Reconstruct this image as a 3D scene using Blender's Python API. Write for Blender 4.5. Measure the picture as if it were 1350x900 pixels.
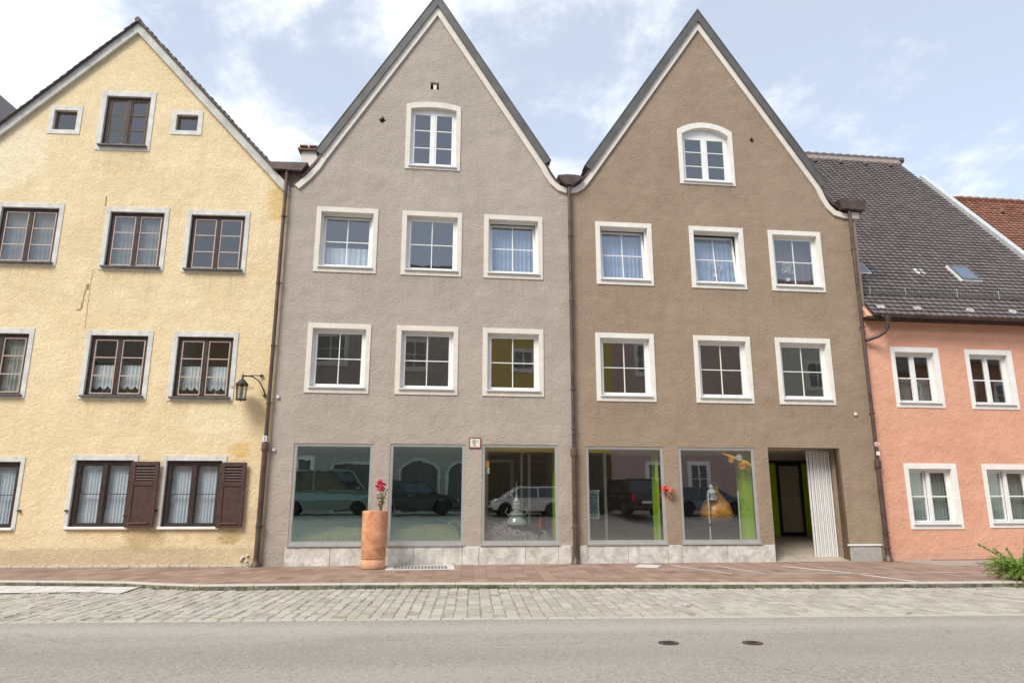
import bpy, bmesh, math, random
from mathutils import Vector, Matrix, noise as mnoise
R = math.radians
rnd = random.Random(7)
for o in list(bpy.data.objects): bpy.data.objects.remove(o)
S = bpy.context.scene
COL = S.collection

# ---------------------------------------------------------------- camera
cd = bpy.data.cameras.new('camera'); cam = bpy.data.objects.new('camera', cd); COL.objects.link(cam)
cd.sensor_width = 36; cd.sensor_fit = 'HORIZONTAL'; cd.lens = 24.455; cd.clip_end = 3000; cd.clip_start = 0.05
fw = Vector((0.11248664, 0.96863978, 0.2215485)); rt = Vector((0.99327937, -0.11572949, 0.00166792)); up = Vector((-0.0272553, -0.21987193, 0.97514793))
cam.matrix_world = Matrix(((rt.x, up.x, -fw.x, 0.0), (rt.y, up.y, -fw.y, -18.4195), (rt.z, up.z, -fw.z, 1.6), (0, 0, 0, 1)))
S.camera = cam
S.view_settings.view_transform = 'Standard'; S.view_settings.look = 'None'
S.view_settings.exposure = 0.98; S.view_settings.gamma = 1.0
S.view_settings.use_curve_mapping = False
S.render.engine = 'CYCLES'
S.cycles.max_bounces = 8; S.cycles.transparent_max_bounces = 12; S.cycles.diffuse_bounces = 4

# ---------------------------------------------------------------- light
SUN_EL, SUN_AZ = 48.0, 222.0     # azimuth clockwise from +Y (behind the camera, to its left)
sd = bpy.data.lights.new('sun', 'SUN'); so = bpy.data.objects.new('sun', sd); COL.objects.link(so)
sd.energy = 2.0; sd.angle = R(24); sd.color = (1.0, 0.94, 0.85)
sv = Vector((math.sin(R(SUN_AZ)) * math.cos(R(SUN_EL)), math.cos(R(SUN_AZ)) * math.cos(R(SUN_EL)), math.sin(R(SUN_EL))))
so.rotation_euler = sv.to_track_quat('Z', 'Y').to_euler()

W = bpy.data.worlds.new('World'); S.world = W; W.use_nodes = True
nt = W.node_tree; N = nt.nodes; L = nt.links; N.clear()
out = N.new('ShaderNodeOutputWorld'); bg = N.new('ShaderNodeBackground')
sky = N.new('ShaderNodeTexSky'); sky.sky_type = 'NISHITA'; sky.sun_disc = False
sky.sun_elevation = R(SUN_EL); sky.sun_rotation = R(SUN_AZ); sky.air_density = 1.0; sky.dust_density = 0.7; sky.ozone_density = 1.0
tc = N.new('ShaderNodeTexCoord'); sp = N.new('ShaderNodeSeparateXYZ'); L.new(tc.outputs['Generated'], sp.inputs[0])
def wm(op, a, b=None, c=None):
    n = N.new('ShaderNodeMath'); n.operation = op
    for i, v in enumerate((a, b, c)):
        if v is None: continue
        if isinstance(v, (int, float)): n.inputs[i].default_value = v
        else: L.new(v, n.inputs[i])
    return n.outputs[0]
zz = wm('ADD', wm('MAXIMUM', sp.outputs[2], 0.0), 0.25)
cmb = N.new('ShaderNodeCombineXYZ'); L.new(wm('DIVIDE', sp.outputs[0], zz), cmb.inputs[0]); L.new(wm('DIVIDE', sp.outputs[1], zz), cmb.inputs[1])
cmb.inputs[2].default_value = 3.7
n1 = N.new('ShaderNodeTexNoise'); n1.inputs['Scale'].default_value = 2.7; n1.inputs['Detail'].default_value = 9; n1.inputs['Roughness'].default_value = 0.62; n1.inputs['Distortion'].default_value = 0.25
L.new(cmb.outputs[0], n1.inputs['Vector'])
n2 = N.new('ShaderNodeTexNoise'); n2.inputs['Scale'].default_value = 0.8; n2.inputs['Detail'].default_value = 3
L.new(cmb.outputs[0], n2.inputs['Vector'])
# more cloud veil towards the left (-X) part of the sky
veil = wm('MULTIPLY_ADD', sp.outputs[0], -0.22, wm('MULTIPLY', wm('MINIMUM', sp.outputs[1], 0.0), 0.16))
m = wm('ADD', wm('ADD', wm('MULTIPLY', n1.outputs[0], 1.0), wm('MULTIPLY', n2.outputs[0], 0.45)), veil)
rp = N.new('ShaderNodeValToRGB'); rp.color_ramp.elements[0].position = 0.63; rp.color_ramp.elements[1].position = 0.81
rp.color_ramp.interpolation = 'EASE'
rp.color_ramp.elements[0].color = (0.44, 0.44, 0.44, 1); rp.color_ramp.elements[1].color = (1, 1, 1, 1)
L.new(m, rp.inputs[0])
mx = N.new('ShaderNodeMix'); mx.data_type = 'RGBA'; L.new(rp.outputs[0], mx.inputs['Factor'])
L.new(sky.outputs[0], mx.inputs['A']); mx.inputs['B'].default_value = (5.1, 5.3, 5.55, 1)
L.new(mx.outputs['Result'], bg.inputs[0]); bg.inputs[1].default_value = 0.11
L.new(bg.outputs[0], out.inputs[0])

# ---------------------------------------------------------------- material helpers
class MT:
    def __init__(s, name):
        s.m = bpy.data.materials.new(name); s.m.use_nodes = True; s.t = s.m.node_tree; s.N = s.t.nodes; s.L = s.t.links; s.N.clear()
        s.o = s.N.new('ShaderNodeOutputMaterial'); s.tc = s.N.new('ShaderNodeTexCoord')
    def n(s, t, **k):
        x = s.N.new(t)
        for a, v in k.items(): setattr(x, a, v)
        return x
    def put(s, sock, v):
        if v is None: return
        if isinstance(v, bpy.types.NodeSocket): s.L.new(v, sock)
        else:
            if isinstance(v, tuple) and len(v) == 3 and sock.type == 'RGBA': v = v + (1,)
            sock.default_value = v
    def math(s, op, a, b=None, c=None, clamp=False):
        x = s.n('ShaderNodeMath', operation=op, use_clamp=clamp)
        for i, v in enumerate((a, b, c)): s.put(x.inputs[i], v)
        return x.outputs[0]
    def coord(s, scale=(1, 1, 1), rot=(0, 0, 0), loc=(0, 0, 0), out='Object'):
        x = s.n('ShaderNodeMapping'); s.L.new(s.tc.outputs[out], x.inputs[0])
        x.inputs['Scale'].default_value = scale; x.inputs['Rotation'].default_value = rot; x.inputs['Location'].default_value = loc
        return x.outputs[0]
    def noise(s, v, scale, detail=4, rough=.5, dist=0.0, out=0):
        x = s.n('ShaderNodeTexNoise'); s.put(x.inputs['Vector'], v); x.inputs['Scale'].default_value = scale
        x.inputs['Detail'].default_value = detail; x.inputs['Roughness'].default_value = rough; x.inputs['Distortion'].default_value = dist
        return x.outputs[out]
    def vor(s, v, scale, feature='F1', out='Distance', **k):
        x = s.n('ShaderNodeTexVoronoi', feature=feature); s.put(x.inputs['Vector'], v); x.inputs['Scale'].default_value = scale
        return x.outputs[out]
    def ramp(s, f, lo, hi, a=0.0, b=1.0):
        x = s.n('ShaderNodeMapRange'); x.clamp = True; s.put(x.inputs[0], f)
        for i, v in enumerate((lo, hi, a, b)): x.inputs[i + 1].default_value = v
        return x.outputs[0]
    def mix(s, f, a, b, blend='MIX'):
        x = s.n('ShaderNodeMix', data_type='RGBA', blend_type=blend); s.put(x.inputs['Factor'], f); s.put(x.inputs['A'], a); s.put(x.inputs['B'], b)
        return x.outputs['Result']
    def bump(s, h, strength=.5, dist=.02, prev=None):
        x = s.n('ShaderNodeBump'); s.put(x.inputs['Height'], h); x.inputs['Strength'].default_value = strength; x.inputs['Distance'].default_value = dist
        if prev is not None: s.L.new(prev, x.inputs['Normal'])
        return x.outputs[0]
    def sep(s, v=None):
        x = s.n('ShaderNodeSeparateXYZ'); s.L.new(v if v is not None else s.tc.outputs['Object'], x.inputs[0]); return x.outputs
    def done(s, col, rough=.8, nrm=None, metal=0.0, spec=.3, **k):
        b = s.n('ShaderNodeBsdfPrincipled'); s.put(b.inputs['Base Color'], col); s.put(b.inputs['Roughness'], rough); s.put(b.inputs['Metallic'], metal)
        b.inputs['Specular IOR Level'].default_value = spec
        if nrm is not None: s.L.new(nrm, b.inputs['Normal'])
        for a, v in k.items(): s.put(b.inputs[a.replace('_', ' ')], v)
        s.L.new(b.outputs[0], s.o.inputs[0]); return s.m

def plain(name, col, rough=.6, metal=0., var=.12, scale=6., bump=.0, bscale=60., spec=.35):
    t = MT(name); v = t.coord()
    f = t.noise(v, scale, 5, .6)
    c = t.mix(t.ramp(f, .35, .65), tuple(x * (1 - var) for x in col), tuple(min(1, x * (1 + var)) for x in col))
    n = t.bump(t.noise(v, bscale, 3), bump, .01) if bump else None
    return t.done(c, rough, n, metal, spec)

def blob(t, cx, cz, rx, rz, wob=.35, soft=.35):
    """mask of an irregular stain with a shape of its own, in wall coordinates"""
    x, y, z = t.sep()
    d = t.math('SQRT', t.math('ADD', t.math('POWER', t.math('DIVIDE', t.math('SUBTRACT', x, cx), rx), 2.0), t.math('POWER', t.math('DIVIDE', t.math('SUBTRACT', z, cz), rz), 2.0)))
    d = t.math('ADD', d, t.math('MULTIPLY', t.math('SUBTRACT', t.noise(t.coord(), 3.2, 5, .6), .5), wob * 4))
    return t.ramp(d, 1.0, 1.0 - soft, 0, 1)

def plaster(name, c1, c2, grain=22., gs=.55, big=.5, swirl=0., dirt=(.5, .45, .38), dado=None, stains=(), sills=()):
    t = MT(name); v = t.coord()
    a = t.ramp(t.noise(v, .55, 6, .62), .36, .66)
    b = t.ramp(t.noise(v, 3.1, 6, .65), .3, .72)
    col = t.mix(t.math('MULTIPLY', t.math('ADD', a, b), .5), c1, c2)
    # faint vertical runs
    run = t.noise(t.coord((5.0, 1, .35)), 1.0, 6, .65)
    col = t.mix(t.ramp(run, .55, .8, 0, .30), col, tuple(x * y * 1.6 for x, y in zip(c1, dirt)))
    x, y, z = t.sep()
    if dado:
        edge = t.math('ADD', z, t.math('MULTIPLY', t.math('SUBTRACT', t.noise(t.coord(), 2.0, 5), .5), .12))
        col = t.mix(t.ramp(edge, dado[0] + .06, dado[0] - .03, 0, .55), col, dado[1])
    streak = t.ramp(t.noise(t.coord((9.0, 1, .5)), 1.0, 5, .7), .42, .70)
    for (xa, xb, za) in sills:
        mk = t.math('MULTIPLY', t.math('MULTIPLY', t.ramp(x, xa - .12, xa + .06), t.ramp(x, xb + .12, xb - .06)), t.math('MULTIPLY', t.ramp(z, za - 1.0, za - .02), t.ramp(z, za + .01, za)))
        col = t.mix(t.math('MULTIPLY', t.math('MULTIPLY', mk, streak), .34), col, tuple(q * .5 for q in c1))
    spl = t.math('ADD', z, t.math('MULTIPLY', t.noise(t.coord(), 3.0, 5, .65), .8))
    col = t.mix(t.ramp(spl, 1.0, .45, 0, .22), col, tuple(q * .5 + .12 for q in c2))
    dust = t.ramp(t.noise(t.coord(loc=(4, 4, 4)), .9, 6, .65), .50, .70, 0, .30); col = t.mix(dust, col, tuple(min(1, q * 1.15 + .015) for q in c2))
    for (cx, cz, rx, rz, sc, k) in stains:
        msk = blob(t, cx, cz, rx, rz)
        col = t.mix(t.math('MULTIPLY', msk, k), col, sc)
    sp = t.ramp(t.noise(v, 38, 3, .6), .62, .78, 0, .25)
    col = t.mix(sp, col, tuple(min(1, q * 1.35) for q in c2))
    col = t.mix(t.ramp(t.noise(t.coord(loc=(9, 2, 5)), 30, 3, .6), .6, .78, 0, .28), col, tuple(q * .72 for q in c1))
    h = t.noise(v, grain, 4, .6, .35)
    n = t.bump(t.math('MULTIPLY', t.ramp(h, .25, .75), t.ramp(t.noise(v, 1.3, 4, .6), .3, .7, .45, 1.0)), gs, .03)
    n = t.bump(t.noise(v, 2.2, 3, .5), .45, .08, n)
    if swirl:
        w = t.noise(v, 4.2, 4, .55, 2.8)
        ridge = t.math('ABSOLUTE', t.math('SUBTRACT', w, .5))
        n = t.bump(t.ramp(ridge, .0, .06), swirl, .022, n)
        w2 = t.noise(t.coord(loc=(4, 0, 7)), 9., 3, .5, 1.8)
        n = t.bump(t.ramp(t.math('ABSOLUTE', t.math('SUBTRACT', w2, .5)), 0, .08), swirl * .7, .014, n)
    return t.done(col, .92, n, 0, .12)

def glassmat(name, refl=.14, tint=(.86, .9, .9), wave=.03, gc=(1, 1, 1)):
    t = MT(name); v = t.coord(out='Object')
    g = t.n('ShaderNodeBsdfGlossy'); g.inputs['Roughness'].default_value = .015; g.inputs['Color'].default_value = gc + (1,)
    nb = t.bump(t.noise(v, 1.7, 2, .5), wave, .03); t.L.new(nb, g.inputs['Normal'])
    tr = t.n('ShaderNodeBsdfTransparent'); tr.inputs[0].default_value = tint + (1,)
    lw = t.n('ShaderNodeLayerWeight'); lw.inputs[0].default_value = .5
    f = t.math('MULTIPLY_ADD', t.math('POWER', lw.outputs['Facing'], 5.0), 1 - refl, refl)
    m = t.n('ShaderNodeMixShader'); t.L.new(f, m.inputs[0]); t.L.new(tr.outputs[0], m.inputs[1]); t.L.new(g.outputs[0], m.inputs[2])
    t.L.new(m.outputs[0], t.o.inputs[0]); return t.m

M = {}
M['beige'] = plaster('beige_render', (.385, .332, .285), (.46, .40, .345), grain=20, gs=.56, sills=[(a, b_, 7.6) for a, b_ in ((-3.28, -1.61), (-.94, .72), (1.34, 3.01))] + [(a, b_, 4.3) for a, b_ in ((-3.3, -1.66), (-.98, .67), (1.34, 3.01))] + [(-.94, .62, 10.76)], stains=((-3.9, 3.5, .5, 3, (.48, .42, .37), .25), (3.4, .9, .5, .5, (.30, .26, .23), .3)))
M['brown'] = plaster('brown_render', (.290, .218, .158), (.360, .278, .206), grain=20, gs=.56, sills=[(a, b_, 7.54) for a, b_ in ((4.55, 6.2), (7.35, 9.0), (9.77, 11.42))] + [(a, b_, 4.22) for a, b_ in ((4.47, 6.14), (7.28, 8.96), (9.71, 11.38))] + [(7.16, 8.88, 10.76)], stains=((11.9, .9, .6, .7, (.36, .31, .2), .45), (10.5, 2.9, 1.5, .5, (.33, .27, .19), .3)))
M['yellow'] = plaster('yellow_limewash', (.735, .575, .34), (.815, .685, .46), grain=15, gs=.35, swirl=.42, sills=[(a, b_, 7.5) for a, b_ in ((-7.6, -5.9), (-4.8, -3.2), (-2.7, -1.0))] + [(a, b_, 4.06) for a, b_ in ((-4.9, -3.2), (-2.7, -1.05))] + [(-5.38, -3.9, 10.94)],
    dado=(.42, (.46, .35, .22)),
    stains=((-.25, 9.6, .42, .8, (.66, .46, .15), .65), (-.75, 2.82, .28, .3, (.70, .45, .12), .6), (-.2, 4.2, .25, 1.5, (.72, .55, .25), .35), (-.9, 1.0, 1.5, .5, (.55, .45, .3), .35),
            (-2.9, .7, .6, .35, (.4, .3, .13), .5), (-.85, .7, .35, .2, (.4, .3, .1), .6), (-4.9, 8.3, 1.2, .5, (.62, .5, .3), .3), (-3.1, 11.7, .8, .5, (.62, .52, .33), .35), (-1.5, 3.6, .8, .6, (.86, .76, .52), .5), (-7.5, 10.8, 1, 1.2, (.86, .79, .6), .5)))
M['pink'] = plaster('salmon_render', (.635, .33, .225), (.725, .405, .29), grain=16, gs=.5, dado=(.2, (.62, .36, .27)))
M['cream'] = plain('cream_band', (.70, .655, .59), .85, var=.07, bump=.5, bscale=45, scale=3)
M['greytrim'] = plain('grey_lime_band', (.52, .51, .47), .9, var=.18, bump=.7, bscale=30, scale=2.5)
M['ywsurr'] = plain('white_lime_surround', (.62, .61, .57), .9, var=.14, bump=.6, bscale=28, scale=4)
M['whitesurr'] = plain('white_painted_surround', (.80, .79, .76), .8, var=.05, bump=.4, bscale=50, scale=4)
M['brsurr'] = plain('pale_painted_surround', (.76, .735, .68), .8, var=.06, bump=.4, bscale=50, scale=4)
M['upvc'] = plain('white_window_frame', (.80, .81, .80), .35, var=.03, scale=3)
M['sillw'] = plain('white_metal_sill', (.72, .73, .72), .4, var=.08, scale=5)
M['darkwood'] = plain('dark_brown_painted_wood', (.042, .028, .024), .55, var=.3, scale=9, bump=.3, bscale=60)
M['shutwood'] = plain('red_brown_shutter_paint', (.070, .036, .031), .55, var=.2, scale=7, bump=.3, bscale=50)
M['oldwood'] = plain('weathered_brown_wood', (.16, .10, .07), .75, var=.35, scale=9, bump=.4, bscale=50)
M['bar'] = plain('beige_glazing_bar', (.55, .42, .36), .6, var=.1)
M['weathersill'] = plain('grey_weathered_sill', (.40, .38, .35), .7, var=.3, scale=10)
M['leadsill'] = plain('dark_sheet_sill', (.10, .095, .09), .5, var=.3, scale=8)
M['copper'] = plain('brown_painted_metal', (.105, .068, .058), .45, metal=.3, var=.28, scale=3.5, spec=.5)
M['verge'] = plain('dark_grey_sheet_metal', (.125, .12, .112), .5, metal=.3, var=.15, scale=2)
M['alu'] = plain('aluminium_frame', (.50, .50, .49), .38, metal=.45, var=.06, scale=3)
M['green'] = plain('lime_green_panel', (.36, .60, .02), .5, var=.05)
M['intwall'] = plain('interior_wall', (.62, .57, .50), .9, var=.08)
M['intdark'] = plain('interior_dark', (.055, .05, .045), .8, var=.1)
M['intfloor'] = plain('interior_floor', (.40, .34, .27), .6, var=.15)
M['intmauve'] = plain('interior_mauve_wall', (.40, .32, .30), .9, var=.08, bump=.4, bscale=30)
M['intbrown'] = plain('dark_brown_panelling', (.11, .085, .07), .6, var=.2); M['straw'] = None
M['glass'] = glassmat('window_glass', .18)
M['glass_old'] = glassmat('old_window_glass', .12, wave=.12)
M['glass_shop'] = glassmat('shop_window_glass', .30, (.86, .90, .89), .015)
M['glass_dim'] = glassmat('tinted_shop_glass', .42, (.68, .72, .66), .03, (.72, .96, .93))
M['black'] = plain('black_metal', (.02, .02, .021), .4, var=.1)
M['iron'] = plain('wrought_iron', (.06, .055, .05), .55, metal=.5, var=.3)
M['white'] = plain('white_paint', (.78, .78, .77), .5, var=.04)
M['terracotta'] = None

def mk_curtain(name, c):
    t = MT(name); v = t.coord((9, 1, .8))
    f = t.noise(v, 2.2, 3, .6)
    col = t.mix(t.ramp(f, .35, .7), tuple(x * .86 for x in c), c)
    d = t.n('ShaderNodeBsdfDiffuse'); t.L.new(col, d.inputs[0]); tl = t.n('ShaderNodeBsdfTranslucent'); t.L.new(col, tl.inputs[0])
    m = t.n('ShaderNodeMixShader'); m.inputs[0].default_value = .25; t.L.new(d.outputs[0], m.inputs[1]); t.L.new(tl.outputs[0], m.inputs[2]); t.L.new(m.outputs[0], t.o.inputs[0])
    return t.m
M['curt_blue'] = mk_curtain('pale_blue_voile', (.48, .58, .80))
M['curt_white'] = mk_curtain('white_voile', (.84, .90, .98))
M['curt_lace'] = mk_curtain('white_lace', (.90, .94, .95))
M['curt_dim'] = mk_curtain('grey_net_curtain', (.30, .30, .28))
M['curt_beige'] = mk_curtain('cream_net_curtain', (.55, .53, .48))
M['curt_green'] = mk_curtain('grey_green_net', (.36, .44, .40))
M['curt_mauve'] = mk_curtain('mauve_brown_blind', (.20, .15, .15))

def terracotta():
    t = MT('terracotta'); v = t.coord()
    c = t.mix(t.ramp(t.noise(v, 4, 7, .7), .38, .62), (.50, .20, .10), (.70, .37, .22)); c = t.mix(t.ramp(t.noise(t.coord((7, 7, .8)), 1.0, 6, .7), .56, .74, 0, .35), c, (.74, .50, .34)); c = t.mix(t.ramp(t.noise(t.coord(loc=(5, 5, 5)), 13, 5, .7), .60, .72, 0, .6), c, (.30, .15, .09))
    x, y, z = t.sep()
    c = t.mix(t.ramp(t.math('ADD', z, t.math('MULTIPLY', t.noise(v, 6, 4), .3)), .55, .25, 0, .5), c, (.72, .48, .30))
    return t.done(c, .85, t.bump(t.noise(v, 40, 4), .3, .01), 0, .15)
M['terracotta'] = terracotta()

def stone(name, a, b, joint=True):
    t = MT(name); v = t.coord()
    f = t.noise(v, 3.5, 8, .68, .4); c = t.mix(t.ramp(f, .34, .66), a, b)
    c = t.mix(t.ramp(t.noise(t.coord(loc=(3, 3, 3)), 9, 6, .7), .58, .75, 0, .55), c, (.30, .28, .25))
    c = t.mix(t.ramp(t.noise(t.coord(loc=(1, 7, 3)), 1.8, 6, .6), .6, .75, 0, .5), c, (.38, .36, .30))
    return t.done(c, .8, t.bump(t.noise(v, 24, 6, .65), .35, .02), 0, .2)
M['travertine'] = stone('travertine_plinth', (.42, .39, .34), (.76, .74, .70))
M['concrete'] = stone('grey_concrete', (.34, .33, .31), (.46, .45, .42))
M['kerb'] = stone('granite_kerb', (.40, .375, .33), (.52, .49, .44))

def asphalt():
    t = MT('asphalt'); v = t.coord()
    x, y, z = t.sep()
    c = t.mix(t.ramp(t.noise(v, 24, 4, .8), .40, .60), (.225, .207, .18), (.36, .335, .295))
    c = t.mix(t.ramp(t.noise(v, 16, 4, .6), .3, .7, 0, .35), c, (.32, .302, .275))
    tracks = t.noise(t.coord((.10, .9, 1), rot=(0, 0, R(3.4))), 1.3, 4, .5)
    c = t.mix(t.ramp(tracks, .40, .62, 0, .55), c, (.335, .318, .29))
    c = t.mix(t.ramp(t.noise(t.coord((.3, .6, 1), loc=(2, 5, 0)), .8, 5, .6), .55, .75, 0, .35), c, (.215, .20, .175))
    ax, ay_, az = t.sep(t.coord(rot=(0, 0, R(3.4))))
    wob = t.math('ADD', ay_, t.math('MULTIPLY', t.noise(t.coord((.4, .4, 1)), 1.0, 3), .5))
    lane = t.ramp(t.math('ABSOLUTE', t.math('ADD', wob, 9.65)), .75, .15, 0, .30)
    c = t.mix(lane, c, (.205, .19, .165))
    edge = t.ramp(t.math('ABSOLUTE', t.math('ADD', wob, 8.05)), .55, .1, 0, .45)
    c = t.mix(edge, c, (.42, .395, .355))
    cr = t.n('ShaderNodeTexVoronoi', feature='DISTANCE_TO_EDGE'); cr.inputs['Scale'].default_value = .42
    dv = t.n('ShaderNodeVectorMath', operation='ADD'); t.put(dv.inputs[0], v)
    nz = t.n('ShaderNodeVectorMath', operation='SCALE'); t.put(nz.inputs[0], t.noise(v, 3.0, 5, .7, out=1)); nz.inputs['Scale'].default_value = .35; t.put(dv.inputs[1], nz.outputs[0]); t.put(cr.inputs['Vector'], dv.outputs[0])
    crm = t.math('MULTIPLY', t.ramp(cr.outputs['Distance'], .010, .003), t.ramp(t.noise(t.coord(loc=(8, 1, 0)), .35, 2), .52, .60))
    c = t.mix(t.math('MULTIPLY', crm, .22), c, (.10, .09, .08))
    oil = t.ramp(t.noise(t.coord((1, 1.5, 1), loc=(3, 3, 0)), 1.4, 5, .65), .66, .76, 0, .35)
    c = t.mix(oil, c, (.15, .125, .095))
    spk = t.vor(v, 14); c = t.mix(t.ramp(spk, .20, .10, 0, .55), c, (.55, .53, .50))
    spd = t.vor(t.coord(loc=(5, 2, 0)), 11); c = t.mix(t.ramp(spd, .20, .10, 0, .6), c, (.09, .085, .08))
    return t.done(c, .88, t.bump(t.noise(v, 90, 3, .7), .5, .012), 0, .2)
M['asphalt'] = asphalt()

def paving():
    t = MT('red_brick_paving'); v = t.coord(rot=(0, 0, R(90 + 3.4)))
    b = t.n('ShaderNodeTexBrick'); t.L.new(v, b.inputs['Vector']); b.offset = .5; b.squash = 1
    b.inputs['Scale'].default_value = 1.0; b.inputs['Brick Width'].default_value = .58; b.inputs['Row Height'].default_value = .29
    b.inputs['Mortar Size'].default_value = .011; b.inputs['Mortar Smooth'].default_value = .2; b.inputs['Bias'].default_value = .0
    b.inputs['Color1'].default_value = (.20, .125, .095, 1); b.inputs['Color2'].default_value = (.35, .24, .185, 1); b.inputs['Mortar'].default_value = (.20, .16, .13, 1)
    v2 = t.coord()
    c = t.mix(t.ramp(t.noise(v2, 1.1, 6, .6), .35, .7, 0, .55), b.outputs[0], (.32, .225, .175))
    c = t.mix(t.ramp(t.noise(v2, 14, 5, .7), .55, .75, 0, .5), c, (.20, .15, .125))
    c = t.mix(t.ramp(t.noise(t.coord(loc=(3, 9, 1)), 5, 5, .7), .58, .75, 0, .5), c, (.44, .37, .32))
    h = t.math('MULTIPLY', b.outputs['Fac'], -1.0)
    return t.done(c, .85, t.bump(h, .6, .02, t.bump(t.noise(v2, 40, 4), .3, .01)), 0, .2)
M['paving'] = paving()

def cobble():
    t = MT('granite_setts'); v = t.coord()
    a = t.n('ShaderNodeAttribute'); a.attribute_name = 'tone'; a.attribute_type = 'GEOMETRY'
    c = t.mix(a.outputs['Fac'], (.29, .27, .235), (.43, .405, .355))
    c = t.mix(t.ramp(t.noise(v, 22, 5, .7), .35, .7, 0, .45), c, (.50, .47, .43))
    c = t.mix(t.ramp(t.noise(v, 1.2, 5, .6), .5, .7, 0, .4), c, (.30, .27, .20))
    return t.done(c, .8, t.bump(t.noise(v, 30, 4), .35, .015), 0, .2)
M['cobble'] = cobble()
M['joint'] = plain('sandy_joint', (.27, .24, .185), .95, var=.3, scale=12)
M['pale_slab'] = stone('pale_granite_strip', (.50, .48, .45), (.62, .60, .57))
M['kerbface'] = None

def roofmat(name, c1, c2, c3):
    t = MT(name); v = t.coord()
    a = t.n('ShaderNodeAttribute'); a.attribute_name = 'tone'; a.attribute_type = 'GEOMETRY'
    c = t.mix(a.outputs['Fac'], c1, c2)
    c = t.mix(t.ramp(t.noise(v, .7, 6, .65), .5, .72, 0, .6), c, c3)
    c = t.mix(t.ramp(t.noise(v, 12, 5, .7), .55, .8, 0, .4), c, tuple(x * .5 for x in c1))
    return t.done(c, .75, t.bump(t.noise(v, 30, 4), .3, .01), 0, .25)
M['tile_dark'] = roofmat('weathered_dark_roof_tile', (.105, .090, .089), (.148, .128, .126), (.140, .124, .114))
M['ridge_b'] = plain('brown_clay_cap', (.26, .15, .11), .8)
M['tile_red'] = roofmat('red_roof_tile', (.17, .075, .05), (.27, .125, .08), (.22, .14, .10))

def foliage(name, a, b):
    t = MT(name); v = t.coord(); c = t.mix(t.ramp(t.noise(v, 9, 3), .35, .65), a, b)
    return t.done(c, .6, None, 0, .3)
M['leaf'] = foliage('leaf_green', (.045, .11, .02), (.12, .22, .045))
M['bush'] = foliage('bright_fern_green', (.10, .25, .025), (.27, .46, .07))
M['stem'] = plain('brown_green_stem', (.14, .10, .05), .8, var=.3)
M['petal'] = plain('crimson_petal', (.55, .02, .05), .6, var=.3, scale=20)
M['petal2'] = plain('coral_petal', (.68, .09, .08), .6, var=.3, scale=20)
M['yellowd'] = plain('yellow_orange_decor', (.78, .44, .03), .6, var=.25, scale=9)
M['orange'] = plain('orange_glaze', (.62, .27, .04), .32, var=.35, scale=4, spec=.5)
M['blue'] = plain('dark_blue', (.03, .05, .12), .4, var=.2)
M['soil'] = plain('potting_soil', (.06, .04, .03), .95, var=.3, bump=.8, bscale=50)

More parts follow.
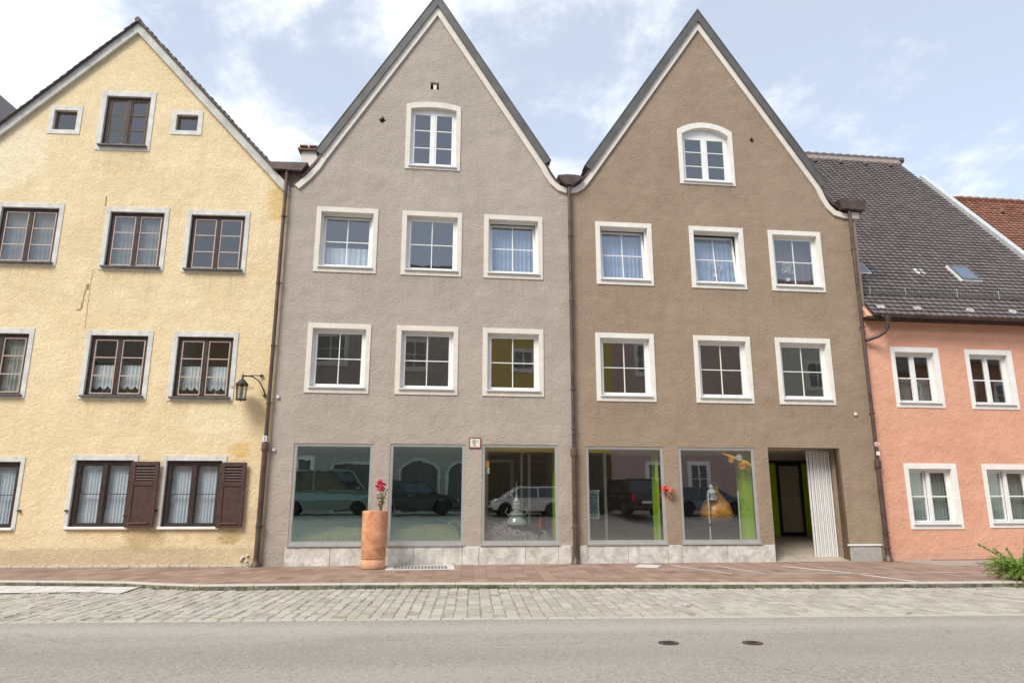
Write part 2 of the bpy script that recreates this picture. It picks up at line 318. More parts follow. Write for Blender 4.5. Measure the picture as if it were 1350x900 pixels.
# ---------------------------------------------------------------- mesh helpers
class MB:
    def __init__(s): s.v = []; s.f = []; s.tone = []
    def add(s, vs, fs, tone=None):
        b = len(s.v); s.v += [tuple(p) for p in vs]; s.f += [tuple(i + b for i in f) for f in fs]
        s.tone += [tone if tone is not None else .5] * len(fs)
        return s
    def box(s, x0, x1, y0, y1, z0, z1, tone=None):
        return s.add([(x0, y0, z0), (x1, y0, z0), (x1, y1, z0), (x0, y1, z0), (x0, y0, z1), (x1, y0, z1), (x1, y1, z1), (x0, y1, z1)],
                     [(0, 3, 2, 1), (4, 5, 6, 7), (0, 1, 5, 4), (1, 2, 6, 5), (2, 3, 7, 6), (3, 0, 4, 7)], tone)
    def ring(s, x0, x1, z0, z1, wl, wr, wt, wb, y0, y1):
        s.box(x0, x0 + wl, y0, y1, z0, z1); s.box(x1 - wr, x1, y0, y1, z0, z1)
        s.box(x0 + wl, x1 - wr, y0, y1, z1 - wt, z1); s.box(x0 + wl, x1 - wr, y0, y1, z0, z0 + wb); return s
    def tube(s, pts, r, n=10, caps=True):
        pts = [Vector(p) for p in pts]; rr = r if isinstance(r, (list, tuple)) else [r] * len(pts)
        vs = []; fs = []; prev = None
        for i, p in enumerate(pts):
            d = (pts[min(i + 1, len(pts) - 1)] - pts[max(i - 1, 0)])
            if d.length < 1e-9: d = Vector((0, 0, 1))
            d.normalize()
            a = prev if prev is not None else (Vector((1, 0, 0)) if abs(d.x) < .9 else Vector((0, 1, 0)))
            u = (a - d * a.dot(d)).normalized(); w = d.cross(u); prev = u
            for k in range(n):
                t = 2 * math.pi * k / n; vs.append(p + (u * math.cos(t) + w * math.sin(t)) * rr[i])
        for i in range(len(pts) - 1):
            for k in range(n):
                fs.append((i * n + k, i * n + (k + 1) % n, (i + 1) * n + (k + 1) % n, (i + 1) * n + k))
        if caps: fs.append(tuple(reversed(range(n)))); fs.append(tuple(range((len(pts) - 1) * n, len(pts) * n)))
        return s.add(vs, fs)
    def lathe(s, prof, n=24, c=(0, 0, 0)):
        vs = []; fs = []
        for (r, z) in prof:
            for k in range(n):
                t = 2 * math.pi * k / n; vs.append((c[0] + r * math.cos(t), c[1] + r * math.sin(t), c[2] + z))
        for i in range(len(prof) - 1):
            for k in range(n):
                fs.append((i * n + k, i * n + (k + 1) % n, (i + 1) * n + (k + 1) % n, (i + 1) * n + k))
        if prof[0][0] > 1e-4: fs.append(tuple(reversed(range(n))))
        if prof[-1][0] > 1e-4: fs.append(tuple(range((len(prof) - 1) * n, len(prof) * n)))
        return s.add(vs, fs)
    def ext(s, poly, y0, y1, tone=None):
        """extrude a simple polygon given in x,z along y"""
        n = len(poly)
        vs = [(x, y0, z) for x, z in poly] + [(x, y1, z) for x, z in poly]
        fs = [tuple(range(n)), tuple(reversed(range(n, 2 * n)))] + [(i, i + n, (i + 1) % n + n, (i + 1) % n) for i in range(n)]
        return s.add(vs, fs, tone)
    def strip(s, A, B, y0, y1):
        """band between two equal-length polylines (x,z), thickness y0..y1"""
        for i in range(len(A) - 1):
            s.ext([A[i], A[i + 1], B[i + 1], B[i]], y0, y1)
        return s
    def mesh(s, name, mat, smooth=False, bev=0):
        me = bpy.data.meshes.new(name); me.from_pydata(s.v, [], s.f)
        at = me.attributes.new('tone', 'FLOAT', 'FACE')
        at.data.foreach_set('value', s.tone)
        bm = bmesh.new(); bm.from_mesh(me)
        bmesh.ops.recalc_face_normals(bm, faces=bm.faces)
        if bev: bmesh.ops.bevel(bm, geom=bm.edges[:], offset=bev, segments=1, affect='EDGES', clamp_overlap=True)
        bm.to_mesh(me); bm.free()
        if mat: me.materials.append(mat)
        if smooth:
            for p in me.polygons: p.use_smooth = True
            me.set_sharp_from_angle(angle=R(38))
        return me
    def build(s, name, mat, parent=None, smooth=False, bev=0, loc=None):
        return link(name, s.mesh(name, mat, smooth, bev), parent, loc)
def link(name, me, parent=None, loc=None):
    o = bpy.data.objects.new(name, me); COL.objects.link(o); o.parent = parent
    if loc is not None: o.location = loc
    return o
def plate_mesh(name, outline, holes, y0, y1, mat):
    cu = bpy.data.curves.new('c', 'CURVE'); cu.dimensions = '2D'; cu.fill_mode = 'BOTH'; cu.extrude = (y1 - y0) / 2
    for pl in [outline] + list(holes):
        sp_ = cu.splines.new('POLY'); sp_.points.add(len(pl) - 1); sp_.use_cyclic_u = True
        for i, (x, z) in enumerate(pl): sp_.points[i].co = (x, z, 0, 1)
    o = bpy.data.objects.new('c', cu)
    me = bpy.data.meshes.new_from_object(o)
    me.transform(Matrix(((1, 0, 0, 0), (0, 0, -1, (y0 + y1) / 2), (0, 1, 0, 0), (0, 0, 0, 1))))
    bpy.data.objects.remove(o); bpy.data.curves.remove(cu)
    bm = bmesh.new(); bm.from_mesh(me); bmesh.ops.remove_doubles(bm, verts=bm.verts, dist=1e-5); bmesh.ops.recalc_face_normals(bm, faces=bm.faces); bm.to_mesh(me); bm.free()
    me.name = name; me.materials.clear(); me.materials.append(mat)
    return me
def plate(name, outline, holes, y0, y1, mat, parent=None, loc=None):
    return link(name, plate_mesh(name, outline, holes, y0, y1, mat), parent, loc)
def rect(x0, x1, z0, z1): return [(x0, z0), (x1, z0), (x1, z1), (x0, z1)]
def tag(o, label, cat, group=None):
    o['label'] = label; o['category'] = cat
    if group: o['group'] = group
    return o
def thing(name, label, cat, loc=(0, 0, 0), rz=0, group=None):
    o = bpy.data.objects.new(name, None); COL.objects.link(o); o.location = loc; o.rotation_euler = (0, 0, rz); o.empty_display_size = .2
    return tag(o, label, cat, group)
def struct(o): o['kind'] = 'structure'; return o
def arc_top(x0, x1, z0, zs, zm, n=14):
    """outline: sill z0, springing zs, crown zm"""
    h = zm - zs; w = (x1 - x0) / 2; r = (w * w + h * h) / (2 * h); cx = (x0 + x1) / 2; cz = zm - r
    a = math.asin(w / r); pts = [(x0, z0), (x1, z0)]
    for i in range(n + 1):
        t = a - 2 * a * i / n; pts.append((cx + r * math.sin(t), cz + r * math.cos(t)))
    return pts
def offset_line(P, d):
    out = []
    for i in range(len(P)):
        a = Vector(P[max(i - 1, 0)]); b = Vector(P[i]); c = Vector(P[min(i + 1, len(P) - 1)])
        n1 = (b - a); n2 = (c - b)
        if n1.length < 1e-9: n1 = n2
        if n2.length < 1e-9: n2 = n1
        n1 = Vector((-n1.y, n1.x)).normalized(); n2 = Vector((-n2.y, n2.x)).normalized()
        m_ = (n1 + n2).normalized(); k = d / max(.35, m_.dot(n1)); out.append((b.x + m_.x * k, b.y + m_.y * k))
    return out

# ---------------------------------------------------------------- windows (children of a house; everything inside is a sub-part)
CACHE = {}
def cached(key, fn):
    if key not in CACHE: CACHE[key] = fn()
    return CACHE[key]
def curtain_mesh(w, h, mat, folds=9, hem=0, amp=.022, seed=0):
    r = random.Random(seed); n = folds * 6; vs = []; fs = []
    ph = [r.uniform(-.6, .6) for _ in range(n + 1)]
    rows = 5
    for j in range(rows):
        for i in range(n + 1):
            x = w * i / n; z = h * j / (rows - 1)
            if j == 0 and hem: z = -hem * abs(math.sin(math.pi * i / n * 3)) + hem
            y = amp * math.sin(2 * math.pi * folds * i / n + ph[i] * .7) * (1 - .35 * j / (rows - 1))
            vs.append((x, y, z))
    for j in range(rows - 1):
        for i in range(n): fs.append((j * (n + 1) + i, j * (n + 1) + i + 1, (j + 1) * (n + 1) + i + 1, (j + 1) * (n + 1) + i))
    return MB().add(vs, fs).mesh('curtain', mat, True)
def modern_window(house, x0, x1, z0, z1, surr, b=(.13, .13, .14, .15), tilt=0, curtain=None, ztop=1.0, fold=9, dy=0, sash='grid'):
    """outer surround x0..x1, z0..z1; white frame with one sash (2x2 bars) or two casements"""
    w, h = x1 - x0, z1 - z0; bl, br, bt, bb = b; q = (round(w, 3), round(h, 3))
    ox0, ox1, oz0, oz1 = bl, w - br, bb, h - bt
    rec = .13
    fr = cached(('fr',) + q + b, lambda: MB().ring(ox0, ox1, oz0, oz1, .055, .055, .05, .05, rec, rec + .07).mesh('window', M['upvc']))
    wo = link('window', fr, house, (x0, dy, z0))
    link('surround', cached(('su', surr) + q + b, lambda: MB().ring(0, w, 0, h, bl, br, bt, bb, -.025, rec + .09).mesh('surround', M[surr], bev=.004)), wo)
    link('sill', cached(('si',) + q + b, lambda: MB().add([(ox0 - .03, -.075, oz0 - .02), (ox1 + .03, -.075, oz0 - .02), (ox1 + .03, rec, oz0 + .025), (ox0 - .03, rec, oz0 + .025),
          (ox0 - .03, -.075, oz0 + .012), (ox1 + .03, -.075, oz0 + .012), (ox1 + .03, rec, oz0 + .045), (ox0 - .03, rec, oz0 + .045)],
          [(0, 3, 2, 1), (4, 5, 6, 7), (0, 1, 5, 4), (1, 2, 6, 5), (2, 3, 7, 6), (3, 0, 4, 7)]).mesh('sill', M['sillw'])), wo)
    sx0, sx1, sz0, sz1 = ox0 + .057, ox1 - .057, oz0 + .052, oz1 - .052
    sw, sh = sx1 - sx0, sz1 - sz0
    def sashm():
        m_ = MB().ring(0, sw, 0, sh, .06, .06, .055, .06, 0, .055)
        m_.box(sw / 2 - .012, sw / 2 + .012, .01, .04, .06, sh - .055)
        zc = sh * .5
        m_.box(.06, sw / 2 - .012, .012, .038, zc - .012, zc + .012); m_.box(sw / 2 + .012, sw - .06, .012, .038, zc - .012, zc + .012)
        return m_.mesh('sash', M['upvc'])
    so_ = link('sash', cached(('sa',) + q + b, sashm), wo, (sx0, rec + .004, sz0))
    pm = cached(('pa',) + q + b, lambda: MB().add([(.05, .024, .05), (sw - .05, .024, .05), (sw - .05, .024, sh - .045), (.05, .024, sh - .045)], [(0, 1, 2, 3)]).mesh('pane', M['glass']))
    po = link('pane', pm, wo, (sx0, rec + .004, sz0))
    if tilt:
        so_.rotation_euler = po.rotation_euler = (-R(tilt), 0, 0)
    else:
        po.rotation_euler = (R(rnd.uniform(-.25, .25)), 0, R(rnd.uniform(-.35, .35)))
    if curtain:
        cm = curtain_mesh(ox1 - ox0 - .08, (oz1 - oz0 - .08) * ztop, M[curtain], fold, seed=rnd.random())
        link('curtain', cm, wo, (ox0 + .04, rec + .24, oz0 + .04))
    return wo
def casement_window(house, x0, x1, z0, z1, b, rows, frame, bar, surr, sillmat, curtain=None, rec=.06, fw_=.09, mull=.11, barw=.028, cz=(0, 1), hem=0, fold=6, openleft=0, glass='glass_old', dy=0, sillout=.09, sillh=.05, crx=None, stretch=1):
    w, h = x1 - x0, z1 - z0; bl, br, bt, bb = b
    ox0, ox1, oz0, oz1 = bl, w - br, bb, h - bt
    fm = MB().ring(ox0, ox1, oz0, oz1, fw_, fw_, fw_, fw_ * .6, rec, rec + .08)
    cx = (ox0 + ox1) / 2
    fm.box(cx - mull / 2, cx + mull / 2, rec - .005, rec + .07, oz0 + fw_ * .6, oz1 - fw_)
    wo = link('window', fm.mesh('window', M[frame]), house, (x0, dy, z0))
    MB().ring(0, w, 0, h, bl, br, bt, bb, -.02, rec + .1).build('surround', M[surr], wo, bev=.004)
    MB().box(ox0 - .05, ox1 + .05, -.02 - sillout, rec - .008, oz0 - sillh, oz0).build('sill', M[sillmat], wo, bev=.006)
    pz0, pz1 = oz0 + fw_ * .6, oz1 - fw_
    for k, (a, c) in enumerate(((ox0 + fw_, cx - mull / 2), (cx + mull / 2, ox1 - fw_))):
        a += .003; c -= .003; cw = c - a; ch = pz1 - pz0 - .006
        bm_ = MB().ring(0, cw, 0, ch, barw, barw, barw, barw, 0, .04)
        for r_ in range(1, rows):
            zc = ch * r_ / rows
            bm_.box(barw, cw - barw, .006, .034, zc - barw * .4, zc + barw * .4)
        s_ = bm_.build('casement', M[bar], wo, loc=(a, rec + .012, pz0 + .003))
        p_ = MB().add([(barw * .8, .02, barw * .8), (cw - barw * .8, .02, barw * .8), (cw - barw * .8, .02, ch - barw * .8), (barw * .8, .02, ch - barw * .8)], [(0, 1, 2, 3)]).build('pane', M[glass], wo, loc=(a, rec + .012, pz0 + .003))
        if openleft and k == 0: s_.rotation_euler = p_.rotation_euler = (0, 0, R(openleft))
        else: p_.rotation_euler = (R(rnd.uniform(-.5, .5)), 0, R(rnd.uniform(-.8, .8)))
        if curtain:
            z_a = pz0 + (pz1 - pz0) * cz[0]; z_b = pz0 + (pz1 - pz0) * cz[1]
            link('curtain', curtain_mesh(cw, z_b - z_a, M[curtain], fold, hem, .014, rnd.random()), wo, (a, rec + .15, z_a))
    return wo
def arched_window(house, x0, x1, z0, zs, zm, surr, flatpanel):
    w = x1 - x0; b = .13
    oo = arc_top(0, w, 0, zs - z0, zm - z0); oi = arc_top(b, w - b, .1, zs - z0 - .14, zm - z0 - .17)
    wo = plate('window', oi, [], .15, .2, M['upvc'], house, (x0, 0, z0)) if False else None
    top = zs - z0 - .17
    inner = rect(b + .075, w - b - .075, .19, top - .04)
    wo = plate('window', arc_top(b, w - b, .1, zs - z0 - .14, zm - z0 - .17), [inner], .12, .19, M['upvc'], house, (x0, 0, z0))
    plate('surround', oo, [oi], -.025, .22, M[surr], wo)
    MB().box(b - .03, w - b + .03, -.07, .12, .075, .11).build('sill', M['sillw'], wo)
    cx = w / 2; ix0, ix1, iz0, iz1 = b + .075, w - b - .075, .19, top - .04
    MB().box(cx - .045, cx + .045, .105, .17, iz0, iz1).build('mullion', M['upvc'], wo)
    for a, c in ((ix0, cx - .045), (cx + .045, ix1)):
        a += .002; c -= .002
        m_ = MB().ring(a, c, iz0 + .002, iz1 - .002, .045, .045, .045, .045, .115, .165)
        for r_ in (1, 2):
            zc = iz0 + (iz1 - iz0) * r_ / 3; m_.box(a + .045, c - .045, .125, .155, zc - .012, zc + .012)
        m_.build('casement', M['upvc'], wo)
        MB().add([(a + .04, .14, iz0 + .04), (c - .04, .14, iz0 + .04), (c - .04, .14, iz1 - .04), (a + .04, .14, iz1 - .04)], [(0, 1, 2, 3)]).build('pane', M['glass'], wo)
    return wo
def downpipe(house, x, y, ztop, zj, r1=.05, r2=.068, collars=(), base=True, xb=None):
    xb = x if xb is None else xb
    xj = x + (xb - x) * (ztop - zj) / ztop
    p = MB().tube([(x, y, ztop), (xj, y, zj)], r1, 14).build('downpipe', M['copper'], house, True)
    MB().tube([(xj, y, zj - .12), (xb, y, .0)], r2, 14).build('standpipe', M['copper'], p, True)
    MB().lathe([(r1 * 1.15, .08), (r2 * 1.3, .05), (r2 * 1.38, 0), (r2 * 1.3, -.06), (r2 * 1.45, -.09), (r2 * 1.3, -.12), (r2 * 1.1, -.16)], 16, (xj, y, zj)).build('collar', M['copper'], p, True)
    for z in collars:
        xx = x + (xb - x) * (ztop - z) / ztop; rr = r1 if z > zj else r2
        m_ = MB().lathe([(rr * 1.04, -.03), (rr * 1.25, -.02), (rr * 1.25, .02), (rr * 1.04, .03)], 14, (xx, y, z))
        m_.box(xx + rr, xx + rr + .05, y - .012, y + .012, z - .012, z + .012); m_.box(xx - .012, xx + .012, y + rr, -.0, z - .012, z + .012)
        m_.build('collar', M['copper'], p, True)
    if base: MB().lathe([(r2 * 1.9, 0), (r2 * 1.8, .04), (r2 * 1.2, .10), (r2 * 1.05, .2)], 16, (xb, y, 0)).build('foot', M['copper'], p, True)
    return p

# ================================================================= GROUND
SA = R(-3.4)                                    # the street runs at this angle to the facades
def st(x, y): return (x * math.cos(SA) - y * math.sin(SA), x * math.sin(SA) + y * math.cos(SA))
Y_K, Y_C = -3.98, -7.62                         # kerb face, cobble/asphalt seam in street coordinates
def flat(name, pts, z, mat, parent=None):
    return MB().add([(x, y, z) for x, y in pts], [tuple(range(len(pts)))]).build(name, mat, parent)
# far terrain
struct(flat('ground', [(-900, -900), (900, -900), (900, 900), (-900, 900)], -.6, M['joint']))
# road: sheet with rise on the far side behind the viewpoint
rv = []; rf = []
ys = [Y_C + .02, -14.0, -15.5, -17.5, -19.0, -20.0, -60.0]; zs_ = [-.1, -.1, .12, .48, .72, .8, .8]
for i, (y, z) in enumerate(zip(ys, zs_)):
    for x in (-80, 80):
        X, Y = st(x, y); rv.append((X, Y, z))
for i in range(len(ys) - 1): rf.append((2 * i, 2 * i + 1, 2 * i + 3, 2 * i + 2))
o = MB().add(rv, rf).build('road', M['asphalt'], smooth=False); struct(o)
# cobble strip: bed + individual setts
o = flat('setts_bed', [st(-80, Y_C - .02), st(80, Y_C - .02), st(80, 2.0), st(-80, 2.0)], -.110, M['joint']); struct(o)
cb = MB(); r2 = random.Random(3)
x = -16.0
while x < 26:
    wd = r2.uniform(.17, .205); y = Y_C + r2.uniform(.01, .02) + .17; 
    while y < Y_K + .4:
        ln = r2.uniform(.25, .34); y1 = min(y + ln, Y_K + .42); g = .008; zt = -.1 + r2.uniform(-.008, .008); e = .018
        if Y_K + .42 - y1 < .1: y1 = Y_K + .42
        if y1 - y > .03:
            a, b_, c, d = x + g, x + wd - g, y + g, y1 - g
            tl = [r2.uniform(-.006, .006) for _ in range(4)]
            jj = lambda: r2.uniform(-.008, .008)
            base = [(a + jj(), c + jj(), -.118), (b_ + jj(), c + jj(), -.118), (b_ + jj(), d + jj(), -.118), (a + jj(), d + jj(), -.118)]
            top = [(a + e, c + e, zt + tl[0]), (b_ - e, c + e, zt + tl[1]), (b_ - e, d - e, zt + tl[2]), (a + e, d - e, zt + tl[3])]
            mid = [(p[0], p[1], zt - .009) for p in base]
            P = [(st(p[0], p[1]) + (p[2],)) for p in base + mid + top]
            fs = []
            for q in (0, 4): fs += [(q + i, q + (i + 1) % 4, q + 4 + (i + 1) % 4, q + 4 + i) for i in range(4)]
            fs.append((8, 9, 10, 11)); cb.add(P, fs, r2.random())
        y = y1
    x += wd
# gutter row along the asphalt seam
x = -16.0
while x < 26:
    ln = r2.uniform(.3, .5); zt = -.098
    a, b_, c, d = x + .006, x + ln - .006, Y_C + .0, Y_C + .165
    P = [st(*p) + (z,) for z, e in ((-.118, 0), (zt, .008)) for p in ((a + e, c + e), (b_ - e, c + e), (b_ - e, d - e), (a + e, d - e))]
    cb.add(P, [(0, 1, 5, 4), (1, 2, 6, 5), (2, 3, 7, 6), (3, 0, 4, 7), (4, 5, 6, 7)], .75 + .25 * r2.random()); x += ln
struct(cb.build('cobble_strip', M['cobble'], smooth=False))
# pavement with kerb. kerb line in world coordinates (face at the road)
KL = [(-40, 1.4), (-14, -1.75), (-8.48, -2.72), (-6.92, -2.98), (-5.9, -3.18), (-5.0, -3.62), (-4.3, -3.86), (-3.3, -3.87), (-1.65, -3.88), (.56, -4.03), (2.88, -4.25), (6.47, -4.6), (8.79, -4.78), (10.7, -4.88), (12.0, -4.92), (14, -5.05), (40, -6.6)]
kw = .15
KI = [(x_, y_ + kw) for x_, y_ in KL]
sv_ = [(x_, y_, 0) for x_, y_ in KI] + [(40, 30, 0), (-40, 30, 0)]
# pavement as strips up to y = 1.2 (runs under the walls)
pv = MB()
for i in range(len(KI) - 1):
    a, b_ = KI[i], KI[i + 1]; yy = 3.6 if a[0] < -10 else .9
    pv.add([(a[0], a[1], -.002), (b_[0], b_[1], -.002), (b_[0], yy, -.002), (a[0], yy, -.002)], [(0, 1, 2, 3)])
struct(pv.build('pavement', M['paving']))
def kerbface():
    t = MT('kerb_stone'); v = t.coord(); x_, y_, z_ = t.sep()
    c = t.mix(t.ramp(t.noise(v, 30, 4, .7), .35, .65), (.38, .355, .31), (.54, .51, .45))
    g = t.n('ShaderNodeNewGeometry'); 
    moss = t.ramp(t.noise(v, 7, 6, .7), .40, .58)
    low = t.ramp(z_, -.02, -.035)
    mc = t.mix(t.ramp(t.noise(v, 3, 4), .45, .6), (.10, .085, .065), (.11, .11, .055))
    c = t.mix(t.math('MULTIPLY', low, t.ramp(moss, 0, 1, .65, 1)), c, mc)
    return t.done(c, .85, t.bump(t.noise(v, 30, 5), .4, .02), 0, .2)
M['kerbface'] = kerbface()
kb = MB()
def along(line, step):
    out_ = []
    for i in range(len(line) - 1):
        a = Vector(line[i]); b_ = Vector(line[i + 1]); n = max(1, round((b_ - a).length / step))
        for k in range(n): out_.append((a.lerp(b_, k / n), a.lerp(b_, (k + 1) / n)))
    return out_
for a, b_ in along([p for p in KL if -15 < p[0] < 20], 1.0):
    d = (b_ - a).normalized(); a2 = a + d * .004; b2 = b_ - d * .004; ztop = .004 if not (10.7 < a.x < 12.2) else -.05
    e = .02
    P = [(a2.x, a2.y, -.14), (b2.x, b2.y, -.14), (b2.x, b2.y + kw, -.14), (a2.x, a2.y + kw, -.14),
         (a2.x, a2.y, ztop - e), (b2.x, b2.y, ztop - e), (b2.x, b2.y + kw, ztop - e), (a2.x, a2.y + kw, ztop - e),
         (a2.x, a2.y + e, ztop), (b2.x, b2.y + e, ztop), (b2.x, b2.y + kw, ztop), (a2.x, a2.y + kw, ztop)]
    kb.add(P, [(0, 1, 5, 4), (1, 2, 6, 5), (2, 3, 7, 6), (3, 0, 4, 7), (4, 5, 9, 8), (5, 6, 10, 9), (7, 4, 8, 11), (6, 7, 11, 10), (8, 9, 10, 11)])
struct(kb.build('kerb', M['kerbface']))
# pale granite apron left, between the two kerb runs
sl = MB()
for i in range(14):
    x0 = -13.0 + i * .62; x1 = x0 + .60
    f = lambda X: max(-4.62, min(-2.0, -2.6 - (X + 8.9) * .17))
    f1 = lambda X: -4.25 if X > -6 else -3.95
    if x1 > -5.3: break
    sl.add([(x0, f1(x0), -.085), (x1, f1(x1), -.085), (x1, f(x1) - .16, -.075), (x0, f(x0) - .16, -.075)], [(0, 1, 2, 3)])
struct(sl.build('pavement_apron', M['pale_slab']))
# pale stone lines in the paving
ln = MB()
def pline(p, q, w, z=.003):
    a, b_ = Vector(p), Vector(q); d = (b_ - a).normalized(); n = Vector((-d.y, d.x)) * w / 2
    ln.add([(a - n).to_tuple() + (z,), (b_ - n).to_tuple() + (z,), (b_ + n).to_tuple() + (z,), (a + n).to_tuple() + (z,)], [(0, 1, 2, 3)])
pline((6.9, -2.95), (16.5, -3.15), .07); pline((8.75, -1.25), (9.55, -2.9), .16); pline((9.55, -3.25), (9.85, -4.75), .13, .0035)
pline((6.1, -.75), (6.75, -2.85), .08); pline((7.15, -.9), (7.5, -2.88), .06); pline((5.9, -2.0), (7.05, -2.1), .06, .004)
struct(ln.build('paving_lines', M['pale_slab']))
M['patch'] = plain('grey_concrete_paving', (.33, .29, .255), .9, var=.12, scale=3, bump=.4, bscale=40)
struct(flat('pavement_patch', [(12.9, -1.55), (30, -1.6), (30, -.02), (12.6, -.02)], .0025, M['patch']))
# plinth joint line of loose mortar at the foot of the yellow wall is part of that house (below)

# ================================================================= HOUSES
def room(house, x0, x1, y1, floors, roofz, y0=.3):
    """closed body behind the facade: side and back walls, floor slabs"""
    m_ = MB(); m_.box(x0, x0 + .2, y0, y1, -.1, roofz); m_.box(x1 - .2, x1, y0, y1, -.1, roofz)
    m_.box(x0 + .2, x1 - .2, y1 - .2, y1, -.1, roofz)
    m_.build('side_wall', M['intwall'], house)
    f = MB()
    for a, b_ in floors: f.box(x0 + .2, x1 - .2, y0, y1 - .2, a, b_)
    f.build('floor_slab', M['intwall'], house)
    p = MB()
    n = 0
    zb = [b_ for a, b_ in floors] ; zt = [a for a, b_ in floors][1:] + [roofz]
    for i in range(len(floors)):
        if i == 0: continue
        p.box(x0 + .2, x1 - .2, 2.6, 2.7, zb[i], zt[i])
    p.build('partition_wall', M['intwall'], house)

def gable_house(name, label, xl_, xr_, T, wallmat, holes, trimw, vergew, straight, depth=11, shop=None):
    """T: outer edge polyline of the cream trim, left foot to right foot"""
    h = thing(name, label, 'house')
    inner = offset_line(T, -trimw * .5)
    zl = inner[0][1]; zr = inner[-1][1]
    outl = [(xl_, -.12), (xr_, -.12), (xr_, zr)] + [p for p in reversed(inner) if xl_ + .02 < p[0] < xr_ - .02] + [(xl_, zl)]
    plate('wall', outl, holes, 0, .3, M[wallmat], h)
    plate('gable_trim', list(T) + list(reversed(offset_line(T, -trimw))), [], -.06, -.0 + .01, M['cream'], h) if False else MB().strip(T, offset_line(T, -trimw), -.06, -.002).build('gable_trim', M['cream'], h)
    i0, i1 = straight
    V = T[i0:i1 + 1]; VO = offset_line(V, vergew)
    rf_ = MB().strip(VO, V, -.12, depth).build('roof', M['verge'], h)
    # standing seam of the verge sheet
    MB().strip(offset_line(V, vergew + .02), offset_line(V, vergew), -.135, .25).build('verge_flashing', M['verge'], rf_)
    return h

def flare(parent, pts, w, y0=-.09, y1=6.0):
    MB().strip(offset_line(pts, w), pts, y0, y1).build('valley_flashing', M['copper'], parent)

# ---- beige house
TB = [(-3.92, 10.07), (-3.62, 10.39), (-3.40, 10.69), (-3.24, 11.0), (-.14, 16.09), (3.08, 11.10), (3.22, 10.83), (3.36, 10.62), (3.55, 10.46), (3.757, 10.40)]
SX = .0
A3 = (-3.28, -1.61, 7.60, 9.48); B3 = (-.945, .72, 7.60, 9.48); C3 = (1.34, 3.01, 7.60, 9.48)
A2 = (-3.305, -1.655, 4.30, 6.17); B2 = (-.98, .675, 4.30, 6.17); C2 = (1.34, 3.01, 4.30, 6.17)
bs = [(-3.45, -1.45, .47, 3.0), (-1.03, .92, .47, 3.015), (1.35, 3.38, .47, 3.02)]
bg_out = arc_top(-.945, .625, 10.765, 12.80, 12.90)
dia = lambda cx, cz, r: [(cx, cz - r), (cx + r, cz), (cx, cz + r), (cx - r, cz)]
holesB = [rect(*w) for w in (A3, B3, C3, A2, B2, C2)] + [rect(*w) for w in bs] + [bg_out, dia(-1.625, 12.24, .115), rect(-.28, -.04, 13.32, 13.56)]
HB = gable_house('beige_house', 'grey-beige rendered house with steep gable, between yellow house and brown house', -4.05, 3.757, TB, 'beige', holesB, .16, .2, (3, 5))
room(HB, -4.05, 3.74, 10.9, [(-.1, .02), (3.35, 3.5), (6.7, 6.85), (9.9, 10.05)], 10.1)
modern_window(HB, *A3, 'cream', tilt=4, curtain='curt_white', ztop=.42)
modern_window(HB, *B3, 'cream')
modern_window(HB, *C3, 'cream', tilt=5, curtain='curt_blue', ztop=.93, fold=11)
modern_window(HB, *A2, 'cream'); modern_window(HB, *B2, 'cream'); modern_window(HB, *C2, 'cream')
arched_window(HB, -.945, .625, 10.765, 12.80, 12.90, 'cream', False)
MB().add([(-.28, .2, 13.3), (-.04, .2, 13.3), (-.04, .24, 13.58), (-.28, .24, 13.58)], [(0, 1, 2, 3)]).build('vent_back', M['intdark'], HB)
MB().box(-.20, -.10, .03, .19, 13.32, 13.50).build('vent_block', M['cream'], HB)
MB().box(-1.8, -1.45, .12, .16, 12.1, 12.4).build('vent_back', M['intdark'], HB)
def shop_window(house, x0, x1, z0, z1, glass='glass_shop'):
    w = MB().ring(x0, x1, z0, z1, .065, .065, .06, .085, .02, .09).build('shop_window', M['alu'], house)
    MB().box(x0 - .02, x1 + .02, -.05, .018, z0 - .02, z0 + .022).build('sill', M['alu'], w)
    MB().add([(x0 + .05, .055, z0 + .07), (x1 - .05, .055, z0 + .07), (x1 - .05, .055, z1 - .05), (x0 + .05, .055, z1 - .05)], [(0, 1, 2, 3)]).build('pane', M[glass], w)
    MB().ring(x0 + .065, x1 - .065, z0 + .085, z1 - .06, .02, .02, .02, .02, .03, .05).build('bead', M['alu'], w)
    return w
shop_window(HB, *bs[0], 'glass_dim'); shop_window(HB, *bs[1], 'glass_dim'); shop_window(HB, *bs[2])
def plinth(house, segs, z=.445):
    for (x0, x1, y) in segs:
        o_ = MB().box(x0 + .004, x1 - .004, y, -.001, -.02, z + rnd.uniform(-.006, .006)).build('plinth_stone', M['travertine'], house, bev=.008)
plinth(HB, [(-3.5, -2.4, -.022), (-2.4, -1.2, -.02), (-1.2, -.35, -.024), (-.35, .88, -.022), (.88, 1.30, -.035), (1.30, 2.5, -.022), (2.5, 3.36, -.022), (3.36, 3.70, -.035)])
